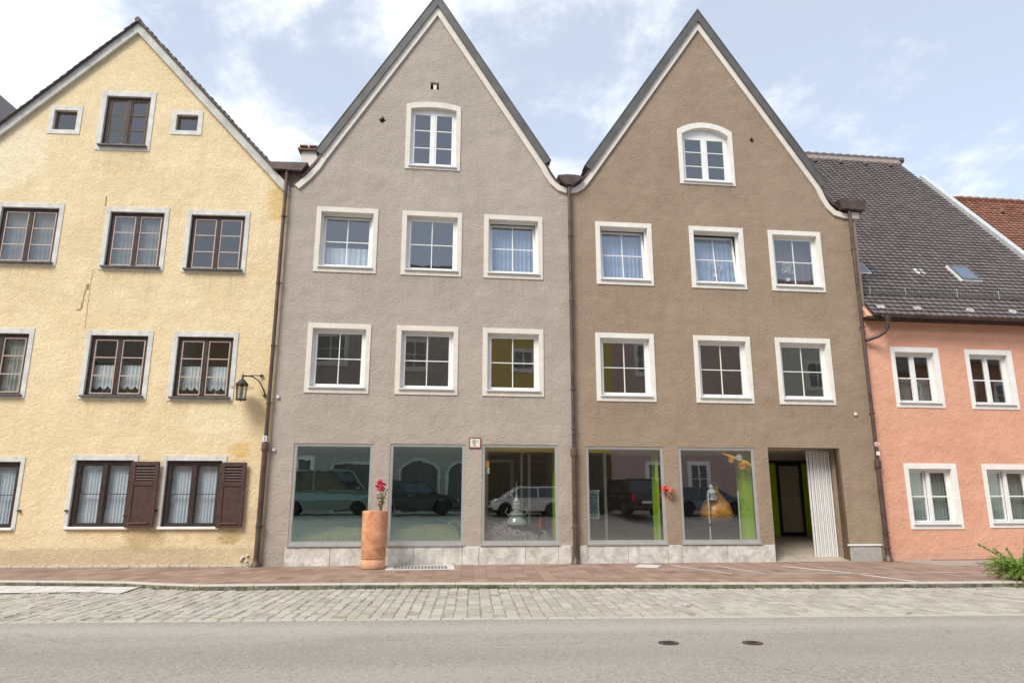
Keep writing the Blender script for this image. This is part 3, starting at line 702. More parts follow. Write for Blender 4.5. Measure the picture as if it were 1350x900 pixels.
# valley gutter boxes, flashings
MB().box(-4.34, -3.60, .02, .5, 9.9, 10.43).build('gutter_support', plain('dusty_masonry', (.20, .15, .125), .9, bump=.5), HB)
flare(HB, [(-3.72, 10.30), (-3.50, 10.58), (-3.36, 10.78), (-3.24, 11.0)], .06)
flare(HB, [(3.08, 11.10), (3.22, 10.83), (3.36, 10.62), (3.52, 10.50)], .06)
MB().ext([(-4.66, 10.66), (-4.51, 10.45), (-3.74, 10.43), (-3.58, 10.69)], -.2, 9).build('rain_gutter', M['copper'], HB, bev=.008)
bowl = [(3.44, 10.72), (3.50, 10.60), (3.60, 10.50), (3.72, 10.44), (3.84, 10.44), (3.96, 10.50), (4.08, 10.60), (4.18, 10.72), (3.95, 10.755), (3.68, 10.755)]
MB().ext(bowl, -.22, 9).build('rain_gutter', M['copper'], HB, bev=.006)
downpipe(HB, -4.14, -.11, 10.46, 2.93, collars=(9.1, 7.2, 5.5, 4.0, .95))
lb = MB().box(-4.20, -4.10, -.185, -.165, 3.02, 3.16).build('pipe_label', M['white'], HB)
MB().box(-4.17, -4.13, -.188, -.186, 3.04, 3.14).build('print', plain('grey_print', (.3, .32, .34)), lb)
for z in (4.17, 2.82): MB().box(-3.98, -3.90, -.05, -.001, z - .04, z + .04).build('junction_box', M['cream'], HB, bev=.01)

# ---- brown house
TR_ = [(3.757, 10.40), (3.95, 10.43), (4.12, 10.54), (4.26, 10.72), (4.44, 10.99), (8.0, 16.30), (11.56, 10.86), (11.70, 10.50), (11.81, 10.30), (11.98, 10.13), (12.25, 10.06), (12.71, 10.06)]
a3 = (4.55, 6.215, 7.545, 9.43); b3 = (7.345, 9.0, 7.54, 9.43); c3 = (9.77, 11.42, 7.54, 9.42)
a2 = (4.465, 6.14, 4.22, 6.13); b2 = (7.285, 8.96, 4.22, 6.135); c2 = (9.71, 11.385, 4.22, 6.14)
rs = [(4.12, 6.27, .47, 3.0), (6.68, 8.85, .47, 3.0)]
DOOR = (9.24, 11.35, -.13, 3.02)
holesR = [rect(*w) for w in (a3, b3, c3, a2, b2, c2)] + [rect(*w) for w in rs] + [arc_top(7.16, 8.88, 10.765, 12.54, 12.80), dia(9.53, 12.335, .095)]
# doorway reaches the ground: cut it out of the outline
HR = thing('brown_house', 'olive-brown rendered house with steep gable and recessed shop doorway, right of beige house', 'house')
inner = offset_line(TR_, -.08)
outl = [(3.757, -.12), (9.24, -.12), (9.24, 3.02), (11.35, 3.02), (11.35, -.12), (12.6, -.12), (12.6, inner[-1][1] - .02)] + [p for p in reversed(inner) if 3.78 < p[0] < 12.5] + [(3.757, inner[0][1])]
plate('wall', outl, holesR, 0, .3, M['brown'], HR)
MB().strip(TR_, offset_line(TR_, -.16), -.06, -.002).build('gable_trim', M['cream'], HR)
V = TR_[4:7]
rf_ = MB().strip(offset_line(V, .21), V, -.12, 11).build('roof', M['verge'], HR)
MB().strip(offset_line(V, .23), offset_line(V, .21), -.135, .25).build('verge_flashing', M['verge'], rf_)
room(HR, 3.76, 12.6, 10.9, [(-.1, .02), (3.35, 3.5), (6.7, 6.85), (9.9, 10.05)], 10.1)
MB().box(12.4, 12.6, .0 + .3, 10.9, 0, 10.0)
modern_window(HR, *a3, 'brsurr', tilt=5, curtain='curt_blue', ztop=.95, fold=11)
modern_window(HR, *b3, 'brsurr', tilt=7, curtain='curt_blue', ztop=.95, fold=9)
modern_window(HR, *c3, 'brsurr', curtain='curt_mauve', ztop=.98, fold=7)
modern_window(HR, *a2, 'brsurr'); modern_window(HR, *b2, 'brsurr'); modern_window(HR, *c2, 'brsurr')
arched_window(HR, 7.16, 8.88, 10.765, 12.54, 12.80, 'brsurr', True)
MB().box(9.35, 9.7, .12, .16, 12.2, 12.5).build('vent_back', M['intdark'], HR)
shop_window(HR, *rs[0]); shop_window(HR, *rs[1])
plinth(HR, [(3.9, 4.12, -.035), (4.12, 5.2, -.022), (5.2, 6.27, -.022), (6.27, 6.64, -.035), (6.64, 7.9, -.022), (7.9, 9.23, -.022)])
MB().box(11.36, 12.26, -.03, -.001, -.02, .39).build('plinth_stone', M['concrete'], HR, bev=.006)
MB().box(11.30, 12.28, -.055, -.0, .395, .44).build('plinth_ledge', M['white'], HR, bev=.006)
flare(HR, [(3.98, 10.50), (4.12, 10.56), (4.26, 10.74), (4.44, 10.99)], .06)
flare(HR, [(11.56, 10.86), (11.70, 10.52), (11.84, 10.34), (12.05, 10.2)], .07)
MB().ext([(12.02, 10.44), (12.10, 10.14), (12.84, 10.12), (12.88, 10.44)], -.22, 9).build('rain_gutter', M['copper'], HR, bev=.006)
MB().box(12.40, 12.70, -.07, .6, 9.93, 10.10).build('eaves_corbel', M['cream'], HR)
# middle and right downpipes
downpipe(HR, 3.78, -.12, 10.42, 2.86, collars=(8.9, 7.0, 4.5, 3.45, .9))
p3 = downpipe(HR, 12.36, -.13, 10.1, 2.62, collars=(8.9, 6.5, 4.0, .75, .35))
sk = MB().tube([(12.36, -.205, 3.12), (12.36, -.19, 3.12)], .072, 20).build('round_sticker', M['white'], p3)
MB().tube([(12.36, -.212, 3.12), (12.36, -.206, 3.12)], .055, 20).build('sticker_ring', plain('red_print', (.55, .06, .06)), p3)
mm = MB().box(12.32, 12.40, -.217, -.213, 3.125, 3.145); mm.box(12.33, 12.39, -.217, -.213, 3.095, 3.112); mm.build('print', M['white'], p3)
MB().box(12.31, 12.41, -.205, -.19, 2.82, 2.92).build('pipe_label', M['white'], p3)
MB().box(11.89, 11.97, -.045, -.001, 3.93, 4.02).build('junction_box', M['cream'], HR, bev=.01)

# shop interiors -------------------------------------------------
def shop_inside(house, x0, x1, green_x, back, y1=4.0, step=None):
    m_ = MB(); m_.box(x0, x1, y1, y1 + .1, .02, 3.2); m_.build('back_wall', M[back], house)
    MB().box(x0, x1, .32, y1, 2.93, 3.0).build('soffit', M['intwall'], house)
    MB().box(x0, x1, .32, y1, .03, .1).build('shop_floor', M['intfloor'], house)
    for gx, gw in green_x: MB().box(gx, gx + gw, .32, .72, .10, 2.93).build('green_panel', M['green'], house)
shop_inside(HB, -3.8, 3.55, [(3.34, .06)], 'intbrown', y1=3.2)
MB().box(1.12, 1.2, .32, 3.2, .1, 2.93).build('shop_partition', M['intwall'], HB)
MB().box(-1.3, -1.22, .32, 3.0, .1, 2.93).build('shop_partition', M['intwall'], HB)
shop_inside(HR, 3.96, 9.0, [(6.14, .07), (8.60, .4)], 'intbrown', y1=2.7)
# display platform under the beige windows
MB().box(-3.6, -1.3, .33, 1.6, .1, .46).build('display_platform', M['oldwood'], HB)
MB().box(-1.2, 1.1, .33, 1.6, .1, .46).build('display_platform', M['oldwood'], HB)
MB().box(1.2, 3.5, .33, 1.9, .1, .46).build('display_platform', M['oldwood'], HB)
# white posts seen through the third window
for x_ in (2.62, 2.84): MB().box(x_, x_ + .07, 1.95, 2.05, .1, 2.93).build('interior_post', M['white'], HB)
MB().box(1.75, 2.45, 3.1, 3.19, .1, 2.7).build('inner_doorway', M['intdark'], HB)
MB().ring(1.65, 2.55, .1, 2.8, .1, .1, .1, .01, 3.05, 3.15).build('inner_door_frame', M['alu'], HB)
MB().box(2.9, 3.5, 3.1, 3.19, 1.2, 2.6).build('inner_doorway', M['intdark'], HB)
MB().box(4.95, 5.03, 1.4, 1.5, .1, 2.93).build('interior_post', M['white'], HR)
# doorway passage of the brown house
ramp = MB().add([(9.24, -.0, .0), (13.0, -.0, .0), (13.0, 3.2, .52), (9.24, 3.2, .52)], [(0, 1, 2, 3)])
ramp.build('entrance_ramp', M['intfloor'], HR)
pw = MB(); pw.box(9.05, 9.24, .3, 3.2, -.1, 3.3); pw.build('passage_wall', M['intwall'], HR); MB().box(11.35, 11.5, .3, .75, -.1, 3.3).build('passage_wall', M['brown'], HR); MB().box(12.3, 12.4, .75, 3.2, -.1, 3.3).build('passage_wall', M['intwall'], HR)
MB().box(9.24, 12.3, .3, 3.2, 3.02, 3.12).build('passage_ceiling', M['intwall'], HR)
MB().box(9.24, 12.3, 3.2, 3.3, .3, 3.02).build('passage_back_wall', M['intwall'], HR)
MB().box(10.45, 11.02, 3.12, 3.18, .5, 2.72).build('green_panel', M['green'], HR)
MB().box(11.86, 12.25, 3.10, 3.17, .5, 2.72).build('green_panel', M['green'], HR)
dr = MB().ring(11.03, 11.86, .5, 2.76, .06, .06, .09, .12, 3.06, 3.17).build('shop_door', M['black'], HR)
MB().add([(11.06, 3.1, .6), (11.83, 3.1, .6), (11.83, 3.1, 2.7), (11.06, 3.1, 2.7)], [(0, 1, 2, 3)]).build('pane', glassmat('door_glass', .30, (.8, .85, .78)), dr)
MB().tube([(11.14, 2.98, 1.4), (11.14, 2.98, 1.75)], .015, 8).build('handle', M['alu'], dr)
MB().box(10.55, 12.2, 3.08, 3.19, 2.77, 2.83).build('door_lintel', M['black'], HR)
# green side wall of the passage left
MB().box(9.25, 9.28, 2.3, 3.1, .45, 2.7).build('green_panel', M['green'], HR)

# folding gate
FG = thing('folding_gate', 'white folding accordion gate pushed to the right side of the shop doorway', 'gate', (10.66, .50, 0.02))
nsl = 12
MB().box(.0, .69, .085, .10, .03, 2.93).build('gap_shade_sheet', M['verge'], FG)  # added dark sheet, stands in for the shade in the gaps between slats
for i in range(nsl):
    m_ = MB(); x_ = i * .057 + r2.uniform(-.004, .004); o_ = .0 if i % 2 else .02
    m_.box(x_, x_ + .032, o_, o_ + .06, .03, 2.93); m_.build('gate_slat', M['white'], FG, bev=.006)
MB().box(-.02, .70, .0, .16, 2.935, 2.97).build('top_rail', M['alu'], FG)
MB().box(-.02, .70, .02, .12, .0, .025).build('bottom_rail', M['alu'], FG)

# ---- yellow house
YA = R(3.779 - 6.624); YL = (-4.024, 0, 0)
HY = thing('yellow_house', 'old yellow plastered house with dark wooden windows and shutters at far left', 'house', YL, YA)
W31 = (-7.64, -5.92, 7.57, 9.34); W32 = (-4.825, -3.17, 7.505, 9.29); W33 = (-2.70, -1.03, 7.48, 9.265)
W21 = (-7.83, -6.18, 4.07, 5.88); W22 = (-4.89, -3.21, 4.06, 5.87); W23 = (-2.70, -1.045, 4.05, 5.87)
W12 = (-4.81, -3.22, .87, 2.67); W13 = (-2.62, -1.06, .87, 2.67); W11 = (-7.5, -5.92, .85, 2.62)
WA = (-5.38, -3.905, 10.94, 12.76); WSL = (-6.70, -5.83, 11.385, 12.235); WSR = (-3.41, -2.565, 11.485, 12.23)
yin = [(-9.2, 9.86), (-4.61, 14.62), (-.15, 9.87)]
YT = [(-9.35, 9.98), (-4.61, 14.90), (-.04, 10.02)]
youtl = [(-9.15, -.15), (-.0, -.15), (-.0, 9.8), (-.15, 9.95)] + [(-4.61, 14.75), (-9.15, 10.0)]
plate('wall', youtl, [rect(*w) for w in (W31, W32, W33, W21, W22, W23, W12, W13, W11, WA, WSL, WSR)], 0, .3, M['yellow'], HY)
MB().strip(YT, [(-9.35, 9.68), (-4.61, 14.60), (-.04, 9.72)], -.10, -.002).build('gable_trim', M['greytrim'], HY)
room(HY, -9.15, -.06, 9, [(-.1, .02), (3.2, 3.35), (6.6, 6.75), (9.8, 9.9)], 9.9)
YR = [(-9.55, 9.77), (-4.61, 14.902), (-.62, 10.63)]
rfy = MB().strip(offset_line(YR, .03), YR, -.13, 9)
for (A, B) in ((YR[0], YR[1]), (YR[1], YR[2])):
    a = Vector(A); b_ = Vector(B); n = 32; d = (b_ - a); nn = Vector((-d.y, d.x)).normalized()
    for i in range(n):
        p = a.lerp(b_, i / n); q = a.lerp(b_, (i + 1) / n)
        lo, hi = ((.045, .085) if A == YR[1] else (.085, .045))
        rfy.ext([(p + nn * .02).to_tuple(), (q + nn * .02).to_tuple(), (q + nn * (.045 + (lo if A == YR[1] else -lo + .045) + rnd.uniform(-.01, .012))).to_tuple(), (p + nn * (.045 + rnd.uniform(-.01, .01))).to_tuple()], -.19 + rnd.uniform(-.01, .01), .6, rnd.random())
rfo = rfy.build('roof', M['tile_dark'], HY)
MB().tube([(-4.61, -.2, 14.95), (-4.61, 9, 14.95)], .08, 10).build('ridge_tile', M['tile_dark'], rfo, True)
ch = MB().box(-.62, .16, 3.2, 4.1, 9.6, 12.80).build('chimney', M['cream'], HY, loc=(0, 0, 0))
MB().box(-.72, .26, 3.1, 4.2, 12.80, 12.88).build('chimney_cap', M['ridge_b'], ch)
for i in range(3): MB().box(-.66 + i * .3, -.4 + i * .3, 3.05, 4.25, 12.885, 12.95).build('cap_tile', M['ridge_b'], ch, bev=.02)
yb_ = (.12, .12, .14, .10)
def yw(W, **k):
    d = dict(b=yb_, rows=3, frame='darkwood', bar='bar', surr='ywsurr', sillmat='leadsill'); d.update(k)
    return casement_window(HY, *W, **d)
yw(W31, curtain='curt_dim', fold=5); yw(W32, curtain='curt_dim', fold=5); yw(W33)
yw(W21, curtain='curt_beige', fold=6); yw(W22, curtain='curt_lace', cz=(.10, .54), hem=.08, fold=6); yw(W23, curtain='curt_lace', cz=(.10, .54), hem=.08, fold=6)
for W_ in (W12, W13, W11): yw(W_, rows=2, bar='darkwood', curtain='curt_white', fold=7, sillmat='whitesurr', b=(.10, .10, .13, .07), sillh=.06, sillout=.05, barw=.022, fw_=.10, mull=.10)
yw(WA, b=(.15, .13, .16, .16), bar='oldwood', barw=.03, sillmat='leadsill')
for W_, c_ in ((WSL, 1), (WSR, 0)):
    w_, h_ = W_[1] - W_[0], W_[3] - W_[2]
    wo = MB().ring(.13, w_ - .13, .13, h_ - .13, .06, .06, .06, .05, .08, .15).build('attic_window', M['oldwood'], HY, loc=(W_[0], 0, W_[2]))
    MB().ring(0, w_, 0, h_, .13, .13, .13, .13, -.02, .18).build('surround', M['ywsurr'], wo, bev=.004)
    MB().add([(.17, .11, .17), (w_ - .17, .11, .17), (w_ - .17, .11, h_ - .17), (.17, .11, h_ - .17)], [(0, 1, 2, 3)]).build('pane', M['glass_old'], wo)
# shutters
def shutter(house, x0, x1, z0, z1, rot):
    w = x1 - x0; h_ = z1 - z0
    m_ = MB()
    for a, c in ((0, .12), (w - .10, w)): m_.box(a, c, -.02, .03, 0, h_)
    m_.box(.12, w - .10, -.02, .03, 0, .10); m_.box(.12, w - .10, -.02, .03, h_ - .10, h_); m_.box(.12, w - .10, -.02, .03, h_ * .63, h_ * .70)
    s_ = m_.build('shutter', M['shutwood'], house, loc=(x0, -.07, z0), bev=.004); s_.rotation_euler = (0, 0, rot)
    MB().box(.12, w - .10, .0, .015, .10, h_ * .63).build('shutter_panel', M['shutwood'], s_)
    sl_ = MB(); n = 5
    for i in range(n):
        z = h_ * .71 + (h_ * .29 - .12) * (i + .5) / n
        sl_.add([(.12, -.015, z - .03), (w - .10, -.015, z - .03), (w - .10, .02, z + .015), (.12, .02, z + .015), (.12, -.015, z - .018), (w - .10, -.015, z - .018), (w - .10, .02, z + .027), (.12, .02, z + .027)],
                [(0, 3, 2, 1), (4, 5, 6, 7), (0, 1, 5, 4), (1, 2, 6, 5), (2, 3, 7, 6), (3, 0, 4, 7)])
    sl_.build('shutter_louvres', M['shutwood'], s_)
    MB().box(.12, w - .10, .021, .029, h_ * .7, h_ - .1).build('shutter_backing', M['black'], s_)
    MB().box(.1, w - .12, -.05, -.02, .09, .115).build('drip_bar', M['oldwood'], s_)
    for z in (.25, h_ - .3): MB().box(-.06, .05, -.03, -.022, z, z + .03).build('hinge', M['iron'], s_)
    return s_
shutter(HY, -3.34, -2.64, .93, 2.51, R(-4)); shutter(HY, -1.17, -.53, .92, 2.50, R(-3))
for x_ in (-4.75, -2.62, -5.86): MB().box(x_ - .05, x_ + .02, -.06, -.0, 1.3, 1.34).build('shutter_holder', M['iron'], HY)
# mortar edge at the foot
mt = MB()
x_ = -9.0
while x_ < -.35:
    l_ = rnd.uniform(.06, .3); mt.box(x_, x_ + l_ * .9, -.03 - rnd.uniform(0, .02), -.001, -.02, .02 + rnd.uniform(0, .025)); x_ += l_
mt.build('footing_mortar', M['pale_slab'], HY)
rk = MB()
for i in range(7):
    cx_, cz_ = -.42 + rnd.uniform(-.10, .12), .04 + i * .035
    rk.lathe([(.001, -.03), (.035, -.01), (.04, .01), (.02, .03), (.001, .035)], 7, (cx_, -.02, cz_))
rk.build('broken_plaster', M['travertine'], HY)
# cracks
ck = MB()
def crack(pts, w=.008):
    for i in range(len(pts) - 1):
        (xa, za), (xb, zb) = pts[i], pts[i + 1]
        ck.box(min(xa, xb) - w / 2, max(xa, xb) + w / 2, -.004, -.0005, min(za, zb), max(za, zb))
pp = [(-4.9, 9.42)]
zc = 9.42; xc = -4.88
crack([(-4.88, 9.58), (-4.87, 9.30)], .02)
zc = 7.5; xc = -4.95
pts = [(xc, zc)]
while zc > 5.9: zc -= .07; xc += rnd.uniform(-.008, .008); pts.append((xc, zc))
crack(pts, .006)
ptsb = [(-5.0, 7.1), (-5.07, 6.95), (-5.09, 6.8), (-5.10, 6.6), (-5.13, 6.42), (-5.22, 6.38)]
crack(ptsb, .012)
ck.build('wall_crack', plain('crack_shadow', (.30, .21, .12), .95), HY)

# ---- neighbour further left: only its roof edge shows above the yellow house
HN = thing('tiled_house', 'dark tiled roof corner of a house beyond the left edge of the yellow house', 'house', YL, YA)
plate('wall', [(-18, -.15), (-9.25, -.15), (-9.25, 12.1), (-12.6, 15.7), (-18, 10.0)], [], 1.2, 1.5, M['cream'], HN)
MB().strip([(-18.2, 10.25), (-12.6, 16.28), (-7.75, 11.05)], [(-18.2, 9.95), (-12.6, 15.98), (-7.75, 10.75)], 1.0, 9).build('roof', M['tile_dark'], HN)

# ---- pink house
PA = R(.33); PX = 12.364
HP = thing('pink_house', 'salmon-pink rendered house with dark tiled roof right of the brown house', 'house', (PX, 0, 0), PA)
P21 = (.85, 2.365, 4.19, 5.96); P22 = (3.21, 4.73, 4.18, 5.95); P11 = (.835, 2.43, .825, 2.615); P12 = (3.225, 4.84, .855, 2.61)
P23 = (5.6, 7.1, 4.18, 5.95); P13 = (5.6, 7.1, .855, 2.61)
plate('wall', rect(.10, 7.9, -.12, 6.95), [rect(*w) for w in (P21, P22, P11, P12, P23, P13)], -.03, .3, M['pink'], HP)
pb = MB(); pb.box(.25, .45, .3, 9, -.1, 7); pb.box(7.7, 7.9, .3, 9, -.1, 7); pb.box(.45, 7.7, 8.8, 9, -.1, 7); pb.box(.45, 7.7, 2.8, 2.9, 0, 6.9); pb.build('side_wall', M['intwall'], HP)
pb = MB(); pb.box(.45, 7.7, .3, 8.8, 3.3, 3.45); pb.box(.45, 7.7, .3, 8.8, 6.85, 6.93); pb.box(.45, 7.7, .3, 8.8, -.1, .02); pb.build('floor_slab', M['intwall'], HP)
for W_, ol in ((P21, 0), (P22, 0), (P11, 7), (P12, 7), (P23, 0), (P13, 0)):
    casement_window(HP, *W_, b=(.125, .16, .15, .15), rows=2, frame='upvc', bar='upvc', surr='whitesurr', sillmat='sillw', rec=.13, fw_=.055, mull=.06, barw=.045, openleft=ol, glass='glass', dy=-.03, sillh=.03, sillout=.05, curtain={P21: 'curt_dim', P11: 'curt_green', P12: 'curt_green'}.get(W_), cz=(0, .5 if W_ == P21 else .98))
# roof
TH = R(50); EY, EZ = -.35, 6.85
def slope_pt(x, s, up_=0): return (x, EY + s * math.cos(TH) - up_ * math.sin(TH), EZ + s * math.sin(TH) + up_ * math.cos(TH))
def tiles(x0, x1, smax, gauge, tw, mat, name, parent, seed):
    r_ = random.Random(seed); m_ = MB()
    m_.add([slope_pt(x0, 0, -.05), slope_pt(x1, 0, -.05), slope_pt(x1, smax, -.05), slope_pt(x0, smax, -.05), slope_pt(x0, 0, -.14), slope_pt(x1, 0, -.14), slope_pt(x1, smax, -.14), slope_pt(x0, smax, -.14)],
           [(0, 1, 2, 3), (7, 6, 5, 4), (0, 4, 5, 1), (1, 5, 6, 2), (2, 6, 7, 3), (3, 7, 4, 0)])
    n = int(smax / gauge); k = int((x1 - x0) / tw)
    prof = [0, .35, .8, 1.0, .8, .35]       # rounded cross profile of each tile
    for j in range(n + 1):
        s0 = j * gauge
        for i in range(k):
            xa = x0 + i * tw + (tw * .5 if False else 0); t_ = r_.random(); lift = r_.uniform(-.004, .006); ds = r_.uniform(-.008, .008)
            vs = []; nn = 5
            for (s_, u_) in ((s0 - .03 + ds, .042 + lift), (min(s0 + gauge + .02, smax), -.006)):
                for q in range(nn + 1):
                    f = q / nn; bulge = .034 * math.sin(math.pi * f)
                    ss = s_ - (.02 * math.sin(math.pi * f) if s_ < s0 + gauge * .5 else 0)
                    vs.append(slope_pt(xa + f * tw * .97, ss, u_ + bulge))
            low = [slope_pt(xa + q / nn * tw * .97, s0 - .03 + ds - .02 * math.sin(math.pi * q / nn), -.025) for q in range(nn + 1)]
            b0 = len(vs); vs += low
            fs = [(q, q + 1, nn + 2 + q, nn + 1 + q) for q in range(nn)] + [(b0 + q, b0 + q + 1, q + 1, q) for q in range(nn)]
            m_.add(vs, fs, t_)
    return m_.build(name, M[mat], parent)
X0, X1, X2 = .02, 20.1 - PX, 27.0 - PX
SP = 12.05
rp_ = tiles(.235, X1 - .1, SP, .195, .23, 'tile_dark', 'roof', HP, 5)
MB().add([slope_pt(X1 + .0, -.0, .10), slope_pt(X1 + .22, 0, .10), slope_pt(X1 + .22, SP * .86, .10), slope_pt(X1, SP * .86, .10), slope_pt(X1, 0, -.2), slope_pt(X1 + .22, 0, -.2), slope_pt(X1 + .22, SP * .86, -.2), slope_pt(X1, SP * .86, -.2)],
         [(0, 1, 2, 3), (7, 6, 5, 4), (0, 4, 5, 1), (1, 5, 6, 2), (2, 6, 7, 3), (3, 7, 4, 0)]).build('parapet_flashing', plain('pale_zinc', (.55, .57, .57), .5, .2), rp_)
rg = MB()
xx = .3
while xx < X1 - .1:
    a = slope_pt(xx, SP, .03); b_ = slope_pt(xx + .40, SP, .03)
    rg.tube([(a[0], a[1], a[2] - .02), (b_[0], b_[1], b_[2] + .02)], [.12, .14], 9); xx += .36
rg.build('ridge_tiles', M['tile_dark'], rp_, True)
# pale ridge mortar band
MB().add([slope_pt(.3, SP - .42, .06), slope_pt(X1 - .1, SP - .42, .06), slope_pt(X1 - .1, SP - .1, .1), slope_pt(.3, SP - .1, .1), slope_pt(.3, SP - .42, .0), slope_pt(X1 - .1, SP - .42, .0), slope_pt(X1 - .1, SP - .1, .0), slope_pt(.3, SP - .1, .0)],
         [(0, 1, 2, 3), (0, 4, 5, 1), (1, 5, 6, 2), (3, 7, 4, 0)]).build('ridge_band', plain('brown_ridge_board', (.24, .19, .165), .8), rp_)
for i in range(6): 
    a = slope_pt(1.2 + i * 1.15, SP - .75, .05)
    MB().lathe([(.10, -.02), (.11, .06), (.05, .13), (.001, .14)], 8, a).build('vent_tile', M['tile_dark'], rp_, True)
# skylights
def on_roof_box(m_, x0, x1, s0, s1, u0, u1):
    m_.add([slope_pt(x0, s0, u0), slope_pt(x1, s0, u0), slope_pt(x1, s1, u0), slope_pt(x0, s1, u0), slope_pt(x0, s0, u1), slope_pt(x1, s0, u1), slope_pt(x1, s1, u1), slope_pt(x0, s1, u1)],
           [(0, 3, 2, 1), (4, 5, 6, 7), (0, 1, 5, 4), (1, 2, 6, 5), (2, 3, 7, 6), (3, 0, 4, 7)])
sk_ = MB(); on_roof_box(sk_, 4.2, 4.92, 1.9, 2.8, .0, .11)
skl = sk_.build('roof_window', M['sillw'], rp_)
m_ = MB(); on_roof_box(m_, 4.24, 4.90, 1.93, 2.77, .112, .13); m_.build('flashing', M['verge'], skl)
m_ = MB(); on_roof_box(m_, 4.30, 4.84, 1.99, 2.70, .131, .137); m_.build('pane', plain('skylight_glass', (.10, .14, .18), .04, 0, .05, spec=1.0), skl)
sk_ = MB(); on_roof_box(sk_, .80, 1.24, 2.1, 2.75, .0, .11)
skl = sk_.build('roof_window', M['sillw'], rp_)
m_ = MB(); on_roof_box(m_, .84, 1.20, 2.15, 2.7, .112, .13); m_.build('pane', bpy.data.materials['skylight_glass'], skl)
for s_ in (2.30, 2.48):
    m_ = MB(); on_roof_box(m_, 2.85, 3.22, s_, s_ + .12, .03, .052); m_.build('glass_tile', M['sillw'], rp_)
MB().add([(.10, -.30, 6.80), (.10, .28, 6.80), (.10, 8.0, 6.80), (.10, 8.0, 16.6), (.232, -.30, 6.80), (.232, .28, 6.8), (.232, 8.0, 6.80), (.232, 8.0, 16.6)], [(0, 2, 3), (4, 7, 6), (0, 3, 7, 4), (0, 4, 6, 2), (2, 6, 7, 3)]).build('gable_end', M['pink'], HP)
# snow guard lattice above the eaves
sg = MB()
def gp(x, h_): a = slope_pt(x, .95, .05); return (a[0], a[1] - .02, a[2] + h_)
for h_ in (.04, .13, .22): sg.tube([gp(.4, h_), gp(X1 - .2, h_)], .008, 5)
k_ = int((X1 - .6) / .075)
for i in range(k_):
    xa = .4 + i * .075; sg.tube([gp(xa, .04), gp(xa + .0375, .22), gp(xa + .075, .04)], .006, 4, False)
sgo = sg.build('snow_guard', M['verge'], rp_)
for xb_ in (.6, 1.75, 3.45, 4.85, 6.3):
    m_ = MB(); a = gp(xb_, .0); c_ = slope_pt(xb_ - .02, .22, .06)
    m_.tube([a, (a[0], a[1], a[2] + .26)], .012, 6); m_.tube([(a[0], a[1], a[2] + .22), slope_pt(xb_, 1.35, .06)], .01, 5); m_.build('guard_bracket', M['alu'], sgo)
    m_ = MB(); m_.add([slope_pt(xb_ - .12, .36, .075), slope_pt(xb_ + .10, .36, .075), slope_pt(xb_ + .14, .26, .06), slope_pt(xb_ - .02, .18, .05), slope_pt(xb_ - .15, .24, .06)], [(0, 1, 2, 3, 4)]).build('hook_tile', M['weathersill'], sgo)
# eaves gutter with bend into the right-hand downpipe
gv = []; gf = []; n = 9
for i, x_ in enumerate((.42, X1 + 3)):
    for k in range(n):
        t = math.pi * k / (n - 1); gv.append((x_, -.50 - .075 * math.cos(t) * 1.0, 6.80 - .08 * math.sin(t)))
    for k in range(n):
        t = math.pi * (n - 1 - k) / (n - 1); gv.append((x_, -.50 - .068 * math.cos(t), 6.80 - .072 * math.sin(t)))
for k in range(2 * n): gf.append((k, (k + 1) % (2 * n), 2 * n + (k + 1) % (2 * n), 2 * n + k))
gf += [tuple(range(2 * n)), tuple(reversed(range(2 * n, 4 * n)))]
gt = MB().add(gv, gf).build('eaves_gutter', M['copper'], HP, True)
el = MB().tube([(.55, -.50, 6.73), (.55, -.50, 6.55), (.54, -.48, 6.42), (.48, -.40, 6.30), (.36, -.28, 6.21), (.2, -.18, 6.15), (.06, -.14, 6.10)], .055, 12).build('gutter_bend', M['copper'], gt, True)
MB().lathe([(.05, -.09), (.075, -.02), (.10, .06), (.11, .10)], 14, (.55, -.50, 6.66)).build('gutter_outlet', M['copper'], gt, True)
MB().box(.12, X1 - .1, -.30, -.032, 6.72, 6.80).build('soffit_board', M['darkwood'], HP)
pln = MB(); pln.box(1.30, 7.8, -.045, -.031, .02, .235); pln.build('render_plinth', M['pink'], HP, bev=.006)

# ---- red roofed house to the right
HH = thing('red_roof_house', 'house with orange-red tiled roof beyond the white verge of the pink house', 'house', (PX, 0, 0), PA)
plate('wall', rect(X1 + .25, X1 + 9, -.12, 6.95), [], 0, .3, M['cream'], HH)
rr_ = tiles(X1 + .24, X1 + 6.5, 8.35, .20, .23, 'tile_red', 'roof', HH, 9)
rg = MB(); xx = X1 + .25
while xx < X1 + 6.4:
    a = slope_pt(xx, 8.37, .03); rg.tube([(a[0], a[1], a[2] - .02), (a[0] + .4, a[1], a[2] + .01)], [.10, .12], 8); xx += .36
rg.build('ridge_tiles', M['tile_red'], rr_, True)
for i in range(4): MB().lathe([(.10, -.02), (.11, .07), (.05, .13), (.001, .14)], 8, slope_pt(X1 + 1.6 + i * .95, 7.25, .05)).build('vent_tile', M['tile_red'], rr_, True)

